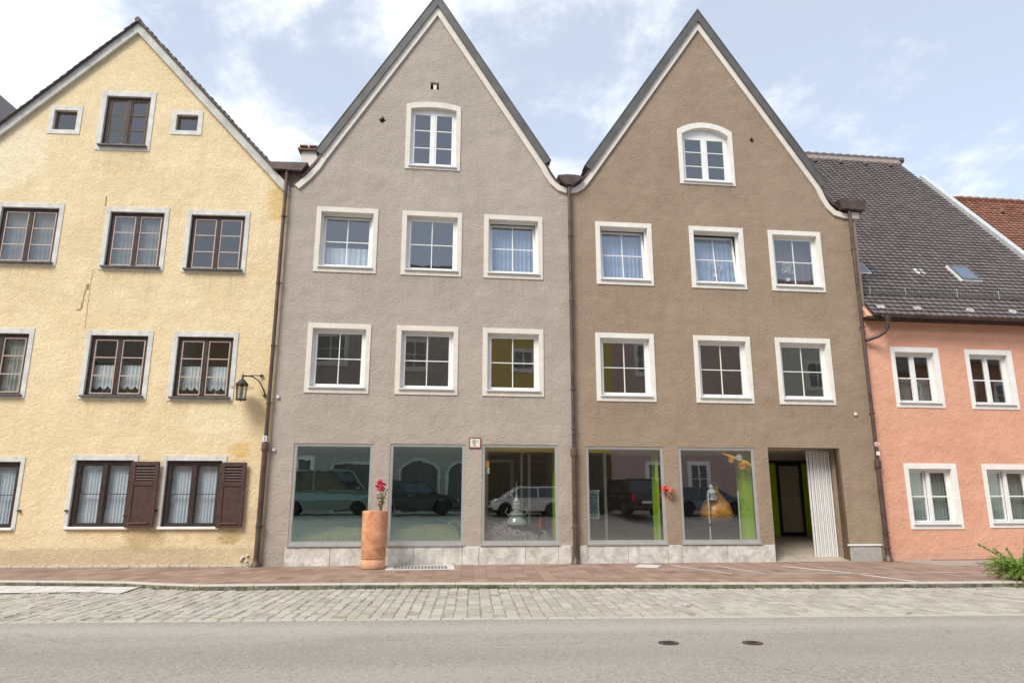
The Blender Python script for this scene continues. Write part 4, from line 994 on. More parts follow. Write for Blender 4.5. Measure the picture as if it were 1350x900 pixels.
# ================================================================= THINGS IN FRONT
# wall lantern on the yellow house (yellow-wall coordinates)
LT = thing('wall_lantern', 'old iron lantern on curved bracket beside the downpipe on the yellow wall', 'lantern', YL, YA)
br = MB(); lx, ly, lz = -.72, -.42, 4.35
br.tube([(-.37, -.0, 4.72), (-.50, -.18, 4.70), (lx, ly, 4.63)], .012, 8)
br.tube([(-.25, -.0, 4.20), (-.28, -.06, 4.35), (-.38, -.18, 4.56), (-.52, -.30, 4.65), (lx, ly, 4.65)], .016, 8)
for (x_, z_) in ((-.37, 4.72), (-.25, 4.20)): br.lathe([(.001, -.03), (.045, -.02), (.045, .02), (.001, .04)], 10, (x_, -.03, z_))
br.build('bracket', M['iron'], LT, True)
MB().lathe([(.30, .005), (.31, .0), (.12, .05), (.11, .06), (.30, .012)], 24, (lx, ly, lz - .02)).build('shade_disc', glassmat('frosted_disc', .3, (.80, .70, .58)), LT, True)
MB().lathe([(.15, .06), (.15, .09), (.10, .15), (.05, .20), (.028, .215), (.02, .25), (.03, .27), (.02, .30), (.008, .36), (.001, .37)], 16, (lx, ly, lz)).build('lantern_cap', M['iron'], LT, True)
cg = MB()
for k in range(6):
    t = 2 * math.pi * k / 6; cg.tube([(lx + .135 * math.cos(t), ly + .135 * math.sin(t), lz + .06), (lx + .115 * math.cos(t), ly + .115 * math.sin(t), lz - .31)], .009, 6)
for z_, r_ in ((.06, .14), (-.31, .125)): cg.lathe([(r_ - .02, -.015), (r_ + .01, -.015), (r_ + .01, .015), (r_ - .02, .015)], 18, (lx, ly, lz + z_))
cg.lathe([(.001, -.36), (.03, -.34), (.11, -.32), (.001, -.31)], 14, (lx, ly, lz)); cg.build('cage', M['iron'], LT, True)
MB().lathe([(.12, .05), (.102, -.30)], 18, (lx, ly, lz)).build('lantern_glass', glassmat('lantern_glass', .18, (.75, .78, .74), .05), LT, True)
MB().lathe([(.001, .02), (.035, .0), (.04, -.09), (.02, -.14), (.015, -.28)], 12, (lx, ly, lz)).build('bulb', M['white'], LT, True)

# plaque
PQ = thing('house_plaque', 'small square white enamel plaque with red-brown frame above the stone pillar between shop windows', 'plaque', (1.16, -.0, 2.92))
MB().ring(-.155, .155, 0, .27, .022, .022, .022, .022, -.035, -.001).build('plaque_frame', plain('red_brown_enamel', (.30, .06, .045), .4), PQ, bev=.004)
MB().box(-.133, .133, -.026, -.001, .022, .248).build('plate', plain('ivory_enamel', (.74, .70, .62), .35), PQ)
m_ = MB()
for (a, b_, c_, d) in ((-.08, .085, .178, .186), (-.006, .006, .06, .21), (-.06, -.02, .12, .128), (-.05, -.03, .20, .21), (.03, .06, .12, .126), (.02, .05, .06, .066), (-.075, -.045, .14, .148), (-.02, .03, .045, .05), (-.06, -.04, .075, .081), (.045, .07, .15, .156)):
    m_.box(a, b_, -.0295, -.0262, c_, d)
m_.build('lettering', plain('dark_print', (.07, .09, .08)), PQ)
m_ = MB(); m_.box(-.05, -.012, -.029, -.0262, .09, .165); m_.build('emblem', plain('pale_green_print', (.35, .45, .40)), PQ)

# planter
PT = thing('terracotta_planter', 'tall cylindrical terracotta planter on the pavement in front of the shop windows', 'planter', (-1.28, -.85, 0))
MB().lathe([(.262, 0), (.275, .012), (.288, .03), (.288, .195), (.280, .21), (.268, .215), (.268, .225), (.284, .232), (.292, .245), (.296, .8), (.302, 1.30), (.300, 1.325), (.290, 1.335), (.272, 1.33), (.268, 1.26), (.268, 1.22)], 40).build('pot', M['terracotta'], PT, True)
sl2 = MB(); sl2.lathe([(.001, 1.27), (.15, 1.275), (.266, 1.262)], 24)
for i in range(60):
    a = rnd.uniform(0, 6.28); r_ = rnd.uniform(0, .24); s_ = rnd.uniform(.008, .02)
    sl2.lathe([(.001, -s_), (s_, 0), (.001, s_)], 6, (r_ * math.cos(a), r_ * math.sin(a), 1.28))
sl2.build('soil', M['soil'], PT)
def leaf(m_, p, d, l, w, tw=0):
    d = Vector(d).normalized(); s_ = d.cross(Vector((0, 0, 1)));
    if s_.length < .1: s_ = Vector((1, 0, 0))
    s_.normalize(); s_ = (Matrix.Rotation(tw, 3, d) @ s_); u = s_.cross(d); p = Vector(p)
    m_.add([p, p + d * l * .45 + s_ * w * .5 + u * w * .12, p + d * l, p + d * l * .45 - s_ * w * .5 + u * w * .12, p + d * l * .5 - u * .0], [(0, 1, 4), (1, 2, 4), (2, 3, 4), (3, 0, 4)])
FL = thing('potted_flower', 'thin woody plant with a red blossom growing in the terracotta planter', 'plant', (-1.17, -.86, 1.27))
m_ = MB(); lf = MB(); r3 = random.Random(11)
tips = []
for i in range(7):
    bx_, by_ = r3.uniform(-.03, .05), r3.uniform(-.03, .03); tx, ty, tz = bx_ + r3.uniform(-.08, .12), by_ + r3.uniform(-.07, .07), r3.uniform(.38, .66)
    mid_ = ((bx_ + tx) / 2 + r3.uniform(-.03, .03), (by_ + ty) / 2, tz * .55); m_.tube([(bx_, by_, 0), mid_, (tx, ty, tz)], [.008, .006, .003], 6)
    for k in range(16):
        f = r3.uniform(.35, 1.0); p = Vector((bx_, by_, 0)).lerp(Vector((tx, ty, tz)), f)
        leaf(lf, p, (r3.uniform(-1, 1), r3.uniform(-1, 1), r3.uniform(-.1, .8)), r3.uniform(.04, .085), r3.uniform(.018, .03), r3.uniform(0, 3))
m_.build('stem', M['stem'], FL, True); lf.build('foliage', foliage('red_green_leaf', (.10, .075, .025), (.22, .17, .05)), FL)
m_ = MB()
for i in range(3):
    m_.tube([(-.30 + i * .03, .0, 0), (-.33 + i * .05, .01, .10), (-.31 + i * .04, 0, .22 + .04 * i)], .003, 5)
m_.build('dry_twig', M['stem'], FL)
def blossom(m_, c, r_, n, rr):
    for i in range(n):
        d = Vector((rr.gauss(0, 1), rr.gauss(0, 1), rr.gauss(0, 1))).normalized(); p = Vector(c) + d * r_ * rr.uniform(.15, .8)
        leaf(m_, p, d + Vector((rr.uniform(-.5, .5), rr.uniform(-.5, .5), .2)), r_ * rr.uniform(.45, .8), r_ * rr.uniform(.45, .7), rr.uniform(0, 3))
m_ = MB(); blossom(m_, (-.0, -.03, .66), .12, 60, r3); blossom(m_, (-.06, -.02, .60), .06, 22, r3); blossom(m_, (.06, -.02, .58), .05, 14, r3)
m_.build('blossom', M['petal'], FL)

# red blossom sprig on the window frame of the brown house
SG = thing('red_flower_sprig', 'coral-red flower sprig fixed between the two windows of the brown house', 'flower', (6.30, -.07, 1.62))
m_ = MB(); m_.tube([(-.04, .04, .20), (.02, 0, .08), (.10, -.01, .06), (.20, 0, .16)], .007, 6); m_.tube([(.10, -.01, .06), (.16, 0, .26)], .005, 6); m_.tube([(.10, -.01, .06), (.24, 0, .03)], .005, 6)
m_.build('stem', M['stem'], SG, True)
m_ = MB(); blossom(m_, (-.03, 0, .25), .11, 46, r3); blossom(m_, (.08, 0, .05), .055, 20, r3); blossom(m_, (.17, 0, .24), .05, 14, r3); blossom(m_, (.21, 0, .16), .05, 14, r3); m_.build('blossom', M['petal2'], SG)
m_ = MB()
for i in range(12): leaf(m_, (r3.uniform(.06, .24), 0, r3.uniform(.0, .15)), (r3.uniform(-1, 1), r3.uniform(-1, .2), r3.uniform(-.5, 1)), .06, .03, 1)
m_.build('foliage', M['leaf'], SG)

# light-well cover, manholes
LW = thing('light_well_cover', 'rectangular grey light-well cover in the pavement at the foot of the beige house', 'cover', (-.15, -.75, 0))
MB().ring(-.80, .78, -.50, .52, .12, .12, .12, .12, -.012, .0)
m_ = MB(); m_.box(-.82, .80, -.56, -.42, .001, .012); m_.box(-.82, .80, .42, .56, .001, .012); m_.box(-.82, -.66, -.42, .42, .001, .012); m_.box(.64, .80, -.42, .42, .001, .012); m_.build('kerb_frame', M['pale_slab'], LW)
MB().box(-.655, .635, -.415, .415, .001, .009).build('cover_plate', M['concrete'], LW)
m_ = MB()
for i in range(16): m_.box(-.62 + i * .08, -.585 + i * .08, -.36, .36, .0092, .0125)
m_.build('grating', M['verge'], LW)
PMH = thing('pavement_cover', 'pale square service cover in the brick pavement below the brown house windows', 'cover', (5.42, -.95, 0), R(-25))
MB().box(-.30, .30, -.42, .42, .001, .010).build('frame', M['concrete'], PMH); MB().box(-.25, .25, -.37, .37, .0102, .0135).build('lid', M['pale_slab'], PMH)
def manhole(x_, y_, lab, rust):
    T_ = thing('valve_cover', lab, 'cover', (x_, y_, -.1), 0, 'round iron covers in the road'); T_.scale = (.72, .72, 1)
    MB().lathe([(.17, .001), (.17, .008), (.145, .008), (.145, .004)], 28).build('rim', M['iron'], T_)
    MB().lathe([(.001, .007), (.142, .007), (.142, .001)], 28).build('lid', plain('rusty_iron' if rust else 'worn_iron', (.17, .09, .05) if rust else (.10, .085, .075), .7, .2, .35), T_)
    m_ = MB()
    for k in (-.08, -.04, 0, .04, .08): m_.box(-.09, .09, k - .008, k + .008, .0072, .010)
    m_.build('ribs', M['iron'], T_)
manhole(2.95, -9.62, 'dark round iron cover in the asphalt, the plain left one of two', False)
manhole(3.97, -9.73, 'rusty brown round iron cover in the asphalt, right of the dark one', True)

# fern-like bush at the right, on the pavement edge
BU = thing('feathery_bush', 'bright green feathery bush with an arching shoot at the right edge of the pavement', 'bush', (12.28, -4.60, 0))
r4 = random.Random(21); bs_ = MB(); bl = MB()
def frond(p0, d, L_, dens, w=.045, droop=.6, wl=.006):
    p = Vector(p0); d = Vector(d).normalized(); n = max(6, int(L_ / .035)); pts = [p.copy()]
    for i in range(n):
        d = (d + Vector((0, 0, -droop * .035))).normalized(); q = p + d * (L_ / n)
        for k in range(dens):
            s_ = Vector((r4.gauss(0, 1), r4.gauss(0, 1), r4.gauss(0, 1))).normalized()
            leaf(bl, p.lerp(q, r4.random()), d * .7 + s_, r4.uniform(.5, 1.1) * w, wl * r4.uniform(.8, 2), r4.uniform(0, 3))
        p = q; pts.append(p.copy())
    bs_.tube([v.to_tuple() for v in pts], .006, 5)
for i in range(230):
    a = r4.uniform(0, 6.283); e_ = r4.uniform(.1, 1.3); frond((r4.uniform(-.2, .2), r4.uniform(-.15, .15), .12), (math.cos(a), math.sin(a), e_), r4.uniform(.35, .72), 4, .06, 1.4, .008)
for (tx, tz, l_) in ((-1, .75, 1.15), (-.8, .7, .8), (.35, 1.6, .95), (.5, 1.6, 1.1), (.8, 1.5, 1.2), (-.5, .8, .6), (.3, 1.2, .8)): frond((0, 0, .15), (tx, -.1, tz), l_, 9, .06, .25, .010)
bs_.build('stem', M['stem'], BU); bl.build('foliage', M['bush'], BU)
MB().lathe([(.12, 0), (.16, .03), (.21, .14), (.22, .17), (.20, .17), (.14, .10), (.001, .10)], 24).build('pot', plain('brown_clay', (.28, .15, .08), .8), BU, True)

# tufts growing along the kerb joint
wd_ = MB()
for i in range(260):
    x_ = r4.choice([r4.uniform(-3.2, .3), r4.uniform(.9, 1.6), r4.gauss(1.1, .2)]); y_ = -3.88 - max(0, (x_ + 1.65)) * .075 - r4.uniform(.01, .05)
    leaf(wd_, (x_, y_, -.10), (r4.uniform(-.6, .6), r4.uniform(-.6, .1), 1), r4.uniform(.02, .07), .008, r4.uniform(0, 3))
o = wd_.build('kerb_weeds', M['leaf']); o['kind'] = 'stuff'; tag(o, 'sparse green weeds growing along the foot of the kerb', 'weeds')
# small litter on asphalt
# ---------------------------------------------------------------- shop displays
def mound(name, x0, x1, y0, y1, z0, fn, mat, label, cat, rough_=.03, freq=9, nx=70, ny=30):
    m_ = MB(); vs = []; fs = []
    for j in range(ny + 1):
        for i in range(nx + 1):
            u = i / nx; v = j / ny; x_ = x0 + (x1 - x0) * u; y_ = y0 + (y1 - y0) * v
            e_ = min(1, min(u, 1 - u) * 14) * min(1, (1 - v) * 6)
            h_ = fn(u, v) + rough_ * (mnoise.noise(Vector((x_ * freq, y_ * freq, 1.3))) + .5 * mnoise.noise(Vector((x_ * freq * 2.7, y_ * freq * 2.7, 4.3))))
            vs.append((x_, y_, z0 + max(.005, h_ * (.25 + .75 * e_))))
    for j in range(ny):
        for i in range(nx): a = j * (nx + 1) + i; fs.append((a, a + 1, a + nx + 2, a + nx + 1))
    b0 = len(vs)
    for (i, j) in ((0, 0), (nx, 0), (nx, ny), (0, ny)): vs.append((x0 + (x1 - x0) * i / nx, y0 + (y1 - y0) * j / ny, z0))
    fs.append((b0, b0 + 3, b0 + 2, b0 + 1)); fs.append(tuple([b0, b0 + 1] + [i for i in range(nx, -1, -1)]))
    o = m_.add(vs, fs).build(name, mat, None, True); return tag(o, label, cat)
def fibre(name, c1, c2, c3, sc=(26, 60, 26)):
    t = MT(name); v = t.coord(sc, rot=(0, 0, .5)); f = t.noise(v, 1.0, 5, .7, 1.5)
    c = t.mix(t.ramp(f, .36, .62), c1, c2); c = t.mix(t.ramp(t.noise(t.coord(), 3, 4), .5, .7, 0, .6), c, c3)
    return t.done(c, .95, t.bump(f, .9, .03), 0, .1)
M['straw'] = fibre('olive_straw', (.34, .25, .11), (.85, .70, .42), (.50, .38, .18))
M['fleece'] = fibre('grey_brown_fleece', (.07, .055, .06), (.48, .41, .42), (.20, .15, .15), (8, 14, 8))
mound('straw_bed', -3.36, -1.5, .36, 1.4, .46, lambda u, v: .16 + .30 * v + .16 * u * (1 - v) * .6, M['straw'], 'low olive-brown straw bed inside the leftmost shop window', 'straw', .03, 6)
mound('straw_bed', -.98, .86, .36, 1.4, .46, lambda u, v: .36 + .10 * v + .05 * math.sin(u * 3), M['straw'], 'golden straw bed inside the second shop window, behind the planter', 'straw', .02, 8)
mound('fleece_heap', 1.42, 3.32, .34, 1.3, .46, lambda u, v: max(.1, .50 - .38 * max(0, u - .28)) * (.75 + .35 * math.sin(v * 3)), M['fleece'], 'heap of grey-brown wool fleece inside the third shop window', 'fleece', .09, 5)
# wool tuft
m_ = MB(); 
for i in range(160):
    d = Vector((r4.gauss(0, 1), r4.gauss(0, 1), abs(r4.gauss(0, 1)))).normalized(); leaf(m_, Vector((.68, .62, .92)) + Vector((d.x * .14, d.y * .10, d.z * .12)), d, .07, .03, r4.uniform(0, 3))
tag(m_.build('wool_tuft', plain('pale_wool', (.45, .40, .30), .9)), 'pale wool tuft at the right end of the straw bed in the second shop window', 'wool')
BK = thing('wicker_basket', 'dark round basket lying under the pale wool tuft in the second shop window', 'basket', (.62, .60, .80), 0)
MB().lathe([(.001, 0), (.10, .0), (.16, .06), (.17, .13), (.155, .13), (.14, .06), (.001, .02)], 18, (0, 0, -.06)).build('basket_body', M['oldwood'], BK, True)
# glass stupa-shaped vessel
GV = thing('glass_vessel', 'pale green glass vessel with a tall tiered spire lid on the wool fleece', 'vessel', (2.33, .55, .92))
gm = plain('pale_green_glazed_glass', (.38, .42, .36), .12, 0.15, .2, spec=.9)
MB().lathe([(.20, 0), (.27, .05), (.26, .14), (.18, .24), (.21, .29), (.17, .35), (.10, .38), (.09, .42)], 28).build('vessel_body', gm, GV, True)
MB().lathe([(.09, .42), (.12, .45), (.10, .52), (.115, .56), (.09, .60), (.10, .64), (.06, .70), (.045, .74), (.05, .77), (.02, .84), (.025, .90), (.012, .94), (.012, 1.1), (.003, 1.16), (.001, 1.17)], 24).build('spire_lid', gm, GV, True)
for s_ in (-1, 1): MB().tube([(s_ * .20, 0, .26), (s_ * .30, 0, .36), (s_ * .24, 0, .46)], .012, 8).build('vessel_handle', gm, GV, True)
for i in range(6):
    a = i * 1.047; MB().lathe([(.001, -.035), (.035, 0), (.001, .035)], 10, (.2 * math.cos(a), .2 * math.sin(a), .27)).build('boss', gm, GV, True)
HT = thing('felt_hat', 'black felt hat with bright red ribbon lying right of the glass vessel', 'hat', (2.80, .52, .80))
MB().lathe([(.24, 0), (.245, .015), (.17, .03), (.16, .10), (.12, .19), (.04, .22), (.001, .22)], 24).build('crown', plain('black_felt', (.015, .02, .03), .9), HT, True)
m_ = MB(); 
for i in range(7): leaf(m_, (.10 + r4.uniform(-.02, .03), -.10, .02 + i * .035), (r4.uniform(.1, .4), -.2, 1), .16, .08, r4.uniform(0, 2))
m_.build('ribbon', plain('bright_red_ribbon', (.75, .015, .02), .5), HT)
# paper tag / decals in window three
TG = thing('yellow_tag', 'yellow and pale green paper tag stuck inside the third shop window at upper left', 'tag', (1.42, .105, 2.35))
MB().box(0, .13, 0, .006, .08, .24).build('tag_card', M['yellowd'], TG); MB().box(.07, .14, 0, .006, -.08, .07).build('lower_card', plain('pale_green_card', (.6, .72, .58)), TG)
# window four : teal box
TB_ = thing('patterned_box', 'white box with teal and dark lattice pattern in the left brown-house shop window', 'box', (4.42, .5, .10))
MB().box(-.18, .16, 0, .3, 1.0, 1.72).build('box_body', plain('pale_teal', (.50, .66, .62), .5), TB_, bev=.01)
MB().box(-.20, .18, -.02, .32, 1.722, 1.76).build('box_lid', plain('white_green', (.6, .68, .6)), TB_)
m_ = MB()
for k in range(2):
    for j in range(5):
        x_ = -.12 + k * .13; z_ = 1.06 + j * .125
        m_.ring(x_, x_ + .10, z_, z_ + .105, .022, .022, .022, .022, -.012, -.002)
m_.build('lattice_pattern', plain('dark_teal', (.02, .16, .17)), TB_)
MB().box(-.16, .14, .02, .28, 0, .99).build('box_stand', M['intdark'], TB_)
# window five : orange sculpture
OS = thing('orange_sculpture', 'large orange glazed gourd-shaped sculpture in the right shop window of the brown house', 'sculpture', (8.05, .95, .98))
MB().lathe([(.12, 0), (.34, .02), (.44, .12), (.46, .28), (.39, .46), (.24, .62), (.15, .76), (.10, .90), (.11, 1.0), (.05, 1.06), (.001, 1.07)], 32).build('gourd_body', M['orange'], OS, True)
m_ = MB()
for k in range(6):
    a = k * 1.047 + .5; m_.tube([(.30 * math.cos(a), .30 * math.sin(a), .02), (.455 * math.cos(a), .455 * math.sin(a), .20), (.37 * math.cos(a), .37 * math.sin(a), .47), (.14 * math.cos(a), .14 * math.sin(a), .80)], [.01, .03, .025, .01], 8)
m_.build('gourd_ribs', plain('deep_orange', (.55, .20, .03), .35), OS, True)
m_ = MB(); m_.lathe([(.14, .0), (.15, .03), (.05, .06), (.06, .13), (.13, .20), (.10, .27), (.04, .31), (.07, .35), (.03, .42), (.001, .43)], 18, (-.22, -.28, .62)); m_.tube([(-.36, -.28, .75), (-.22, -.33, .84), (-.08, -.28, .72)], .02, 8)
for i in range(9):
    a = i * .7; m_.lathe([(.001, -.03), (.03, 0), (.001, .03)], 8, (-.22 + .12 * math.cos(a), -.28 + .12 * math.sin(a), .74 + .05 * math.sin(a * 2)))
m_.build('porcelain_ornament', M['white'], OS, True)
MB().lathe([(.15, 0), (.18, .02), (.19, .10), (.15, .14), (.001, .16)], 20, (-.06, 0, 1.02)).build('blue_cap', M['blue'], OS, True)
ST = thing('display_bench', 'dark curved display bench under the orange sculpture', 'bench', (8.0, .95, .1))
m_ = MB(); m_.lathe([(.001, .82), (.50, .82), (.62, .86), (.62, .88), (.001, .88)], 32); m_.build('bench_top', M['black'], ST, True)
MB().lathe([(.30, 0), (.28, .04), (.05, .08), (.05, .80), (.2, .82)], 20).build('bench_leg', M['black'], ST, True)
for x_, l_ in ((7.68, 'left'), (8.55, 'right')):
    P_ = thing('white_pole', 'thin white pole standing %s of the orange sculpture' % l_, 'pole', (x_, .55, .1))
    MB().tube([(0, 0, 0), (0, 0, 1.75)], .02, 10).build('pole_shaft', M['white'], P_, True); MB().lathe([(.10, 0), (.10, .015), (.03, .03)], 16).build('pole_base', M['white'], P_, True)
CB = thing('dark_cabinet', 'tall dark grey cabinet behind the orange sculpture in the shop window', 'cabinet', (8.2, 1.6, .1))
MB().box(0, .78, 0, .5, .06, 2.45).build('carcass', plain('dark_grey_laminate', (.045, .045, .055), .5), CB, bev=.008)
for x_ in (.01, .395): MB().box(x_, x_ + .375, -.02, -.002, .08, 2.43).build('cabinet_door', bpy.data.materials['dark_grey_laminate'], CB, bev=.004)
MB().box(.02, .76, .03, .45, 0, .058).build('base', M['black'], CB)
YD = thing('yellow_garland', 'yellow garland with two round flowers hanging diagonally in the top right of the shop window', 'garland', (8.45, .12, 2.62))
m_ = MB(); m_.tube([(-.52, 0, .26), (-.22, 0, .14), (0, 0, .06), (.18, 0, -.02), (.40, 0, -.14)], [.02, .05, .035, .06, .045], 10); m_.build('ribbon', M['yellowd'], YD, True)
for (x_, z_, r_) in ((-.25, .05, .085), (.05, -.10, .11), (-.02, .12, .09)):
    m_ = MB(); 
    for k in range(9):
        a = k * .698; leaf(m_, (x_, -.03, z_), (math.cos(a), -.25, math.sin(a)), r_ * 1.2, r_ * .7, 0); leaf(m_, (x_, -.03, z_), (math.cos(a), -.25, math.sin(a)), r_ * 1.2, r_ * .7, 1.57)
    m_.build('flower_head', M['yellowd'] if x_ > -.1 and z_ < 0 or x_ < -.1 else M['white'], YD)
# ornaments and sill plants upstairs
def sprig(x_, y_, z_, lab, mat, w=.35, h_=.4, n=120, cat='ornament', name='white_ornament'):
    T_ = thing(name, lab, cat, (x_, y_, z_)); m_ = MB()
    for i in range(n):
        a = r4.uniform(.1, 3.04); rr = r4.uniform(.2, 1); p = (w * .5 * rr * math.cos(a), r4.uniform(-.03, .03), h_ * (.35 + .6 * rr * math.sin(a)))
        leaf(m_, p, (math.cos(a) + r4.uniform(-.5, .5), 0, math.sin(a) + r4.uniform(-.6, .6)), .055, .02, r4.uniform(0, 3))
    m_.build('foliage', mat, T_); s_ = MB(); s_.tube([(0, 0, 0), (0, 0, h_ * .6)], .008, 6); s_.build('stem', M['stem'], T_)
    MB().lathe([(.05, -.01), (.07, .08), (.06, .08), (.001, .06)], 12).build('pot', M['white'] if mat is M['white'] else M['terracotta'], T_, True)
sprig(8.2, .30, 8.0, 'white filigree spray standing inside the tilted middle top window of the brown house', M['white'], .5, .5)
sprig(10.45, .30, 7.95, 'white filigree spray on a stem inside the right top window of the brown house', M['white'], .35, .6)
def ysp(u, y_, z_, *a, **k): sprig(-4.024 + u * math.cos(YA) - y_ * math.sin(YA), u * math.sin(YA) + y_ * math.cos(YA), z_, *a, **k)
ysp(-1.55, .26, 7.62, 'leafy green plant on the sill of the right top-floor window of the yellow house', M['leaf'], .55, .35, 120, 'plant', 'window_plant')
ysp(-1.55, .24, 4.20, 'low green plant below the lace curtain of the right first-floor window of the yellow house', M['leaf'], .5, .22, 70, 'plant', 'window_plant')
ysp(-3.75, .24, 4.20, 'low green plant below the lace curtain of the middle first-floor window of the yellow house', M['leaf'], .5, .2, 70, 'plant', 'window_plant')
ysp(-3.7, .26, 7.64, 'small trailing plant on the sill of the middle top-floor window of the yellow house', M['leaf'], .5, .18, 60, 'plant', 'window_plant')

# ================================================================= OPPOSITE SIDE OF THE STREET (seen reflected in the glass)
def opposite(x0, x1, zt, mat, label, wins, roof='tile_dark', arches=(), y=-26.0, name='opposite_house', frame='upvc', gutter=True, surr='whitesurr'):
    H = thing(name, label, 'house', (0, y, .8))
    b_ = MB(); b_.box(x0, x1, -10, 0, -.2, zt); b_.build('wall', mat, H)
    r_ = MB(); r_.add([(x0, .35, zt - .1), (x1, .35, zt - .1), (x1, -5, zt + 5.2), (x0, -5, zt + 5.2), (x1, -10.3, zt - .1), (x0, -10.3, zt - .1)], [(0, 1, 2, 3), (3, 2, 4, 5), (0, 3, 5), (1, 4, 2), (0, 5, 4, 1)]); r_.build('roof', M[roof], H)
    if gutter: MB().tube([(x0, .40, zt - .08), (x1, .40, zt - .08)], .08, 8).build('eaves_gutter', M['copper'], H)
    for (cx, cz, w, h_) in wins:
        wo = MB().ring(cx - w / 2, cx + w / 2, cz, cz + h_, .08, .08, .08, .08, .0, .05).build('window', M[frame], H)
        MB().ring(cx - w / 2 - .16, cx + w / 2 + .16, cz - .16, cz + h_ + .16, .16, .16, .16, .16, .0, .03).build('surround', M[surr], wo)
        MB().box(cx - w / 2 + .08, cx + w / 2 - .08, .0, .015, cz + .08, cz + h_ - .08).build('pane', plain('dark_window', (.05, .06, .07), .05, spec=.8) if 'dark_window' not in bpy.data.materials else bpy.data.materials['dark_window'], wo)
        m_ = MB(); m_.box(cx - .035, cx + .035, .016, .045, cz + .08, cz + h_ - .08); m_.box(cx - w / 2 + .08, cx - .035, .016, .04, cz + h_ * .5 - .02, cz + h_ * .5 + .02); m_.box(cx + .035, cx + w / 2 - .08, .016, .04, cz + h_ * .5 - .02, cz + h_ * .5 + .02); m_.build('mullion', M[frame], wo)
        MB().box(cx - w / 2 - .2, cx + w / 2 + .2, .0, .12, cz - .22, cz - .17).build('sill', M['sillw'], wo)
    for (cx, w, h_, zs) in arches:
        oo = arc_top(cx - w / 2, cx + w / 2, 0, zs, h_); ii = arc_top(cx - w / 2 + .18, cx + w / 2 - .18, .05, zs - .05, h_ - .18)
        a_ = plate('entrance', oo, [ii], .0, .08, M['greytrim'], H)
        plate('door_leaf', arc_top(cx - w / 2 + .18, cx + w / 2 - .18, .0, zs - .05, h_ - .18), [], .0, .03, M['verge'], a_)
    return H
opposite(-34, -18, 9.5, plain('tan_render', (.33, .235, .15), .9), 'tan house across the street, furthest left', [(-20 - i * 4, z, 1.3, 1.6) for i in range(3) for z in (1.0, 4.2, 7.0)])
opposite(-18, -9.5, 11.5, plain('tan_brown_render', (.30, .20, .12), .9), 'brown-tan house across the street with pale window frames', [(-16, z, 1.3, 1.7) for z in (3.8, 7.2)] + [(-12.0, z, 1.3, 1.7) for z in (1.0, 3.8, 7.2, 9.3)])
opposite(-9.5, 3.6, 12.8, plain('taupe_render', (.36, .32, .30), .9), 'dark taupe house across the street with white windows and an arched entrance', [(-6.6, z, 1.9, 1.8) for z in (4.6, 9.3)] + [(-1.2, z, 1.6, 1.8) for z in (4.6, 9.3)] + [(-8.0, 1.0, 1.6, 2.2)], arches=((-.6, 2.6, 3.3, 2.6), (-4.4, 3.2, 3.1, 2.9), (2.0, 2.0, 3.2, 2.6)), surr='cream')
opposite(3.6, 11.7, 12.0, plain('ochre_render', (.60, .43, .08), .9), 'ochre-yellow house across the street', [(5.9, z, 1.3, 1.2) for z in (4.4, 9.4)] + [(8.8, z, 1.2, 1.5) for z in (4.4, )] + [(6.6, .8, 2.2, 2.1)], surr='whitesurr')
opposite(11.7, 22.5, 12.4, plain('mauve_render', (.47, .34, .31), .9), 'mauve house across the street with white framed windows', [(13.9, 9.2, 1.0, 1.9), (14.6, 1.2, 1.1, 1.9), (17.5, 1.2, 1.2, 1.9), (18.6, 4.6, 1.1, 1.6)])
opposite(22.5, 31, 12.2, plain('pale_green_grey_render', (.62, .62, .55), .9), 'pale green-grey house across the street', [(24.6, 3.8, 1.4, 1.6), (28.6, 3.8, 1.4, 1.6), (26.2, 8.2, 1.4, 1.7)], roof='tile_red')
opposite(31, 44, 10, plain('rust_render', (.34, .14, .09), .9), 'rust-red house across the street, furthest right', [(33 + i * 4, z, 1.3, 1.6) for i in range(3) for z in (1.0, 4.2, 7.0)])

sf = bpy.data.objects['opposite_house.003']
assert 'ochre' in sf['label']
MB().box(3.7, 11.6, .0, .10, -.1, 3.75).build('shopfront', plain('dark_stained_timber', (.09, .065, .045), .5, var=.2), sf)
MB().ring(4.6, 7.2, .9, 3.2, .09, .09, .09, .09, .10, .14).build('shopfront_window', M['oldwood'], sf)
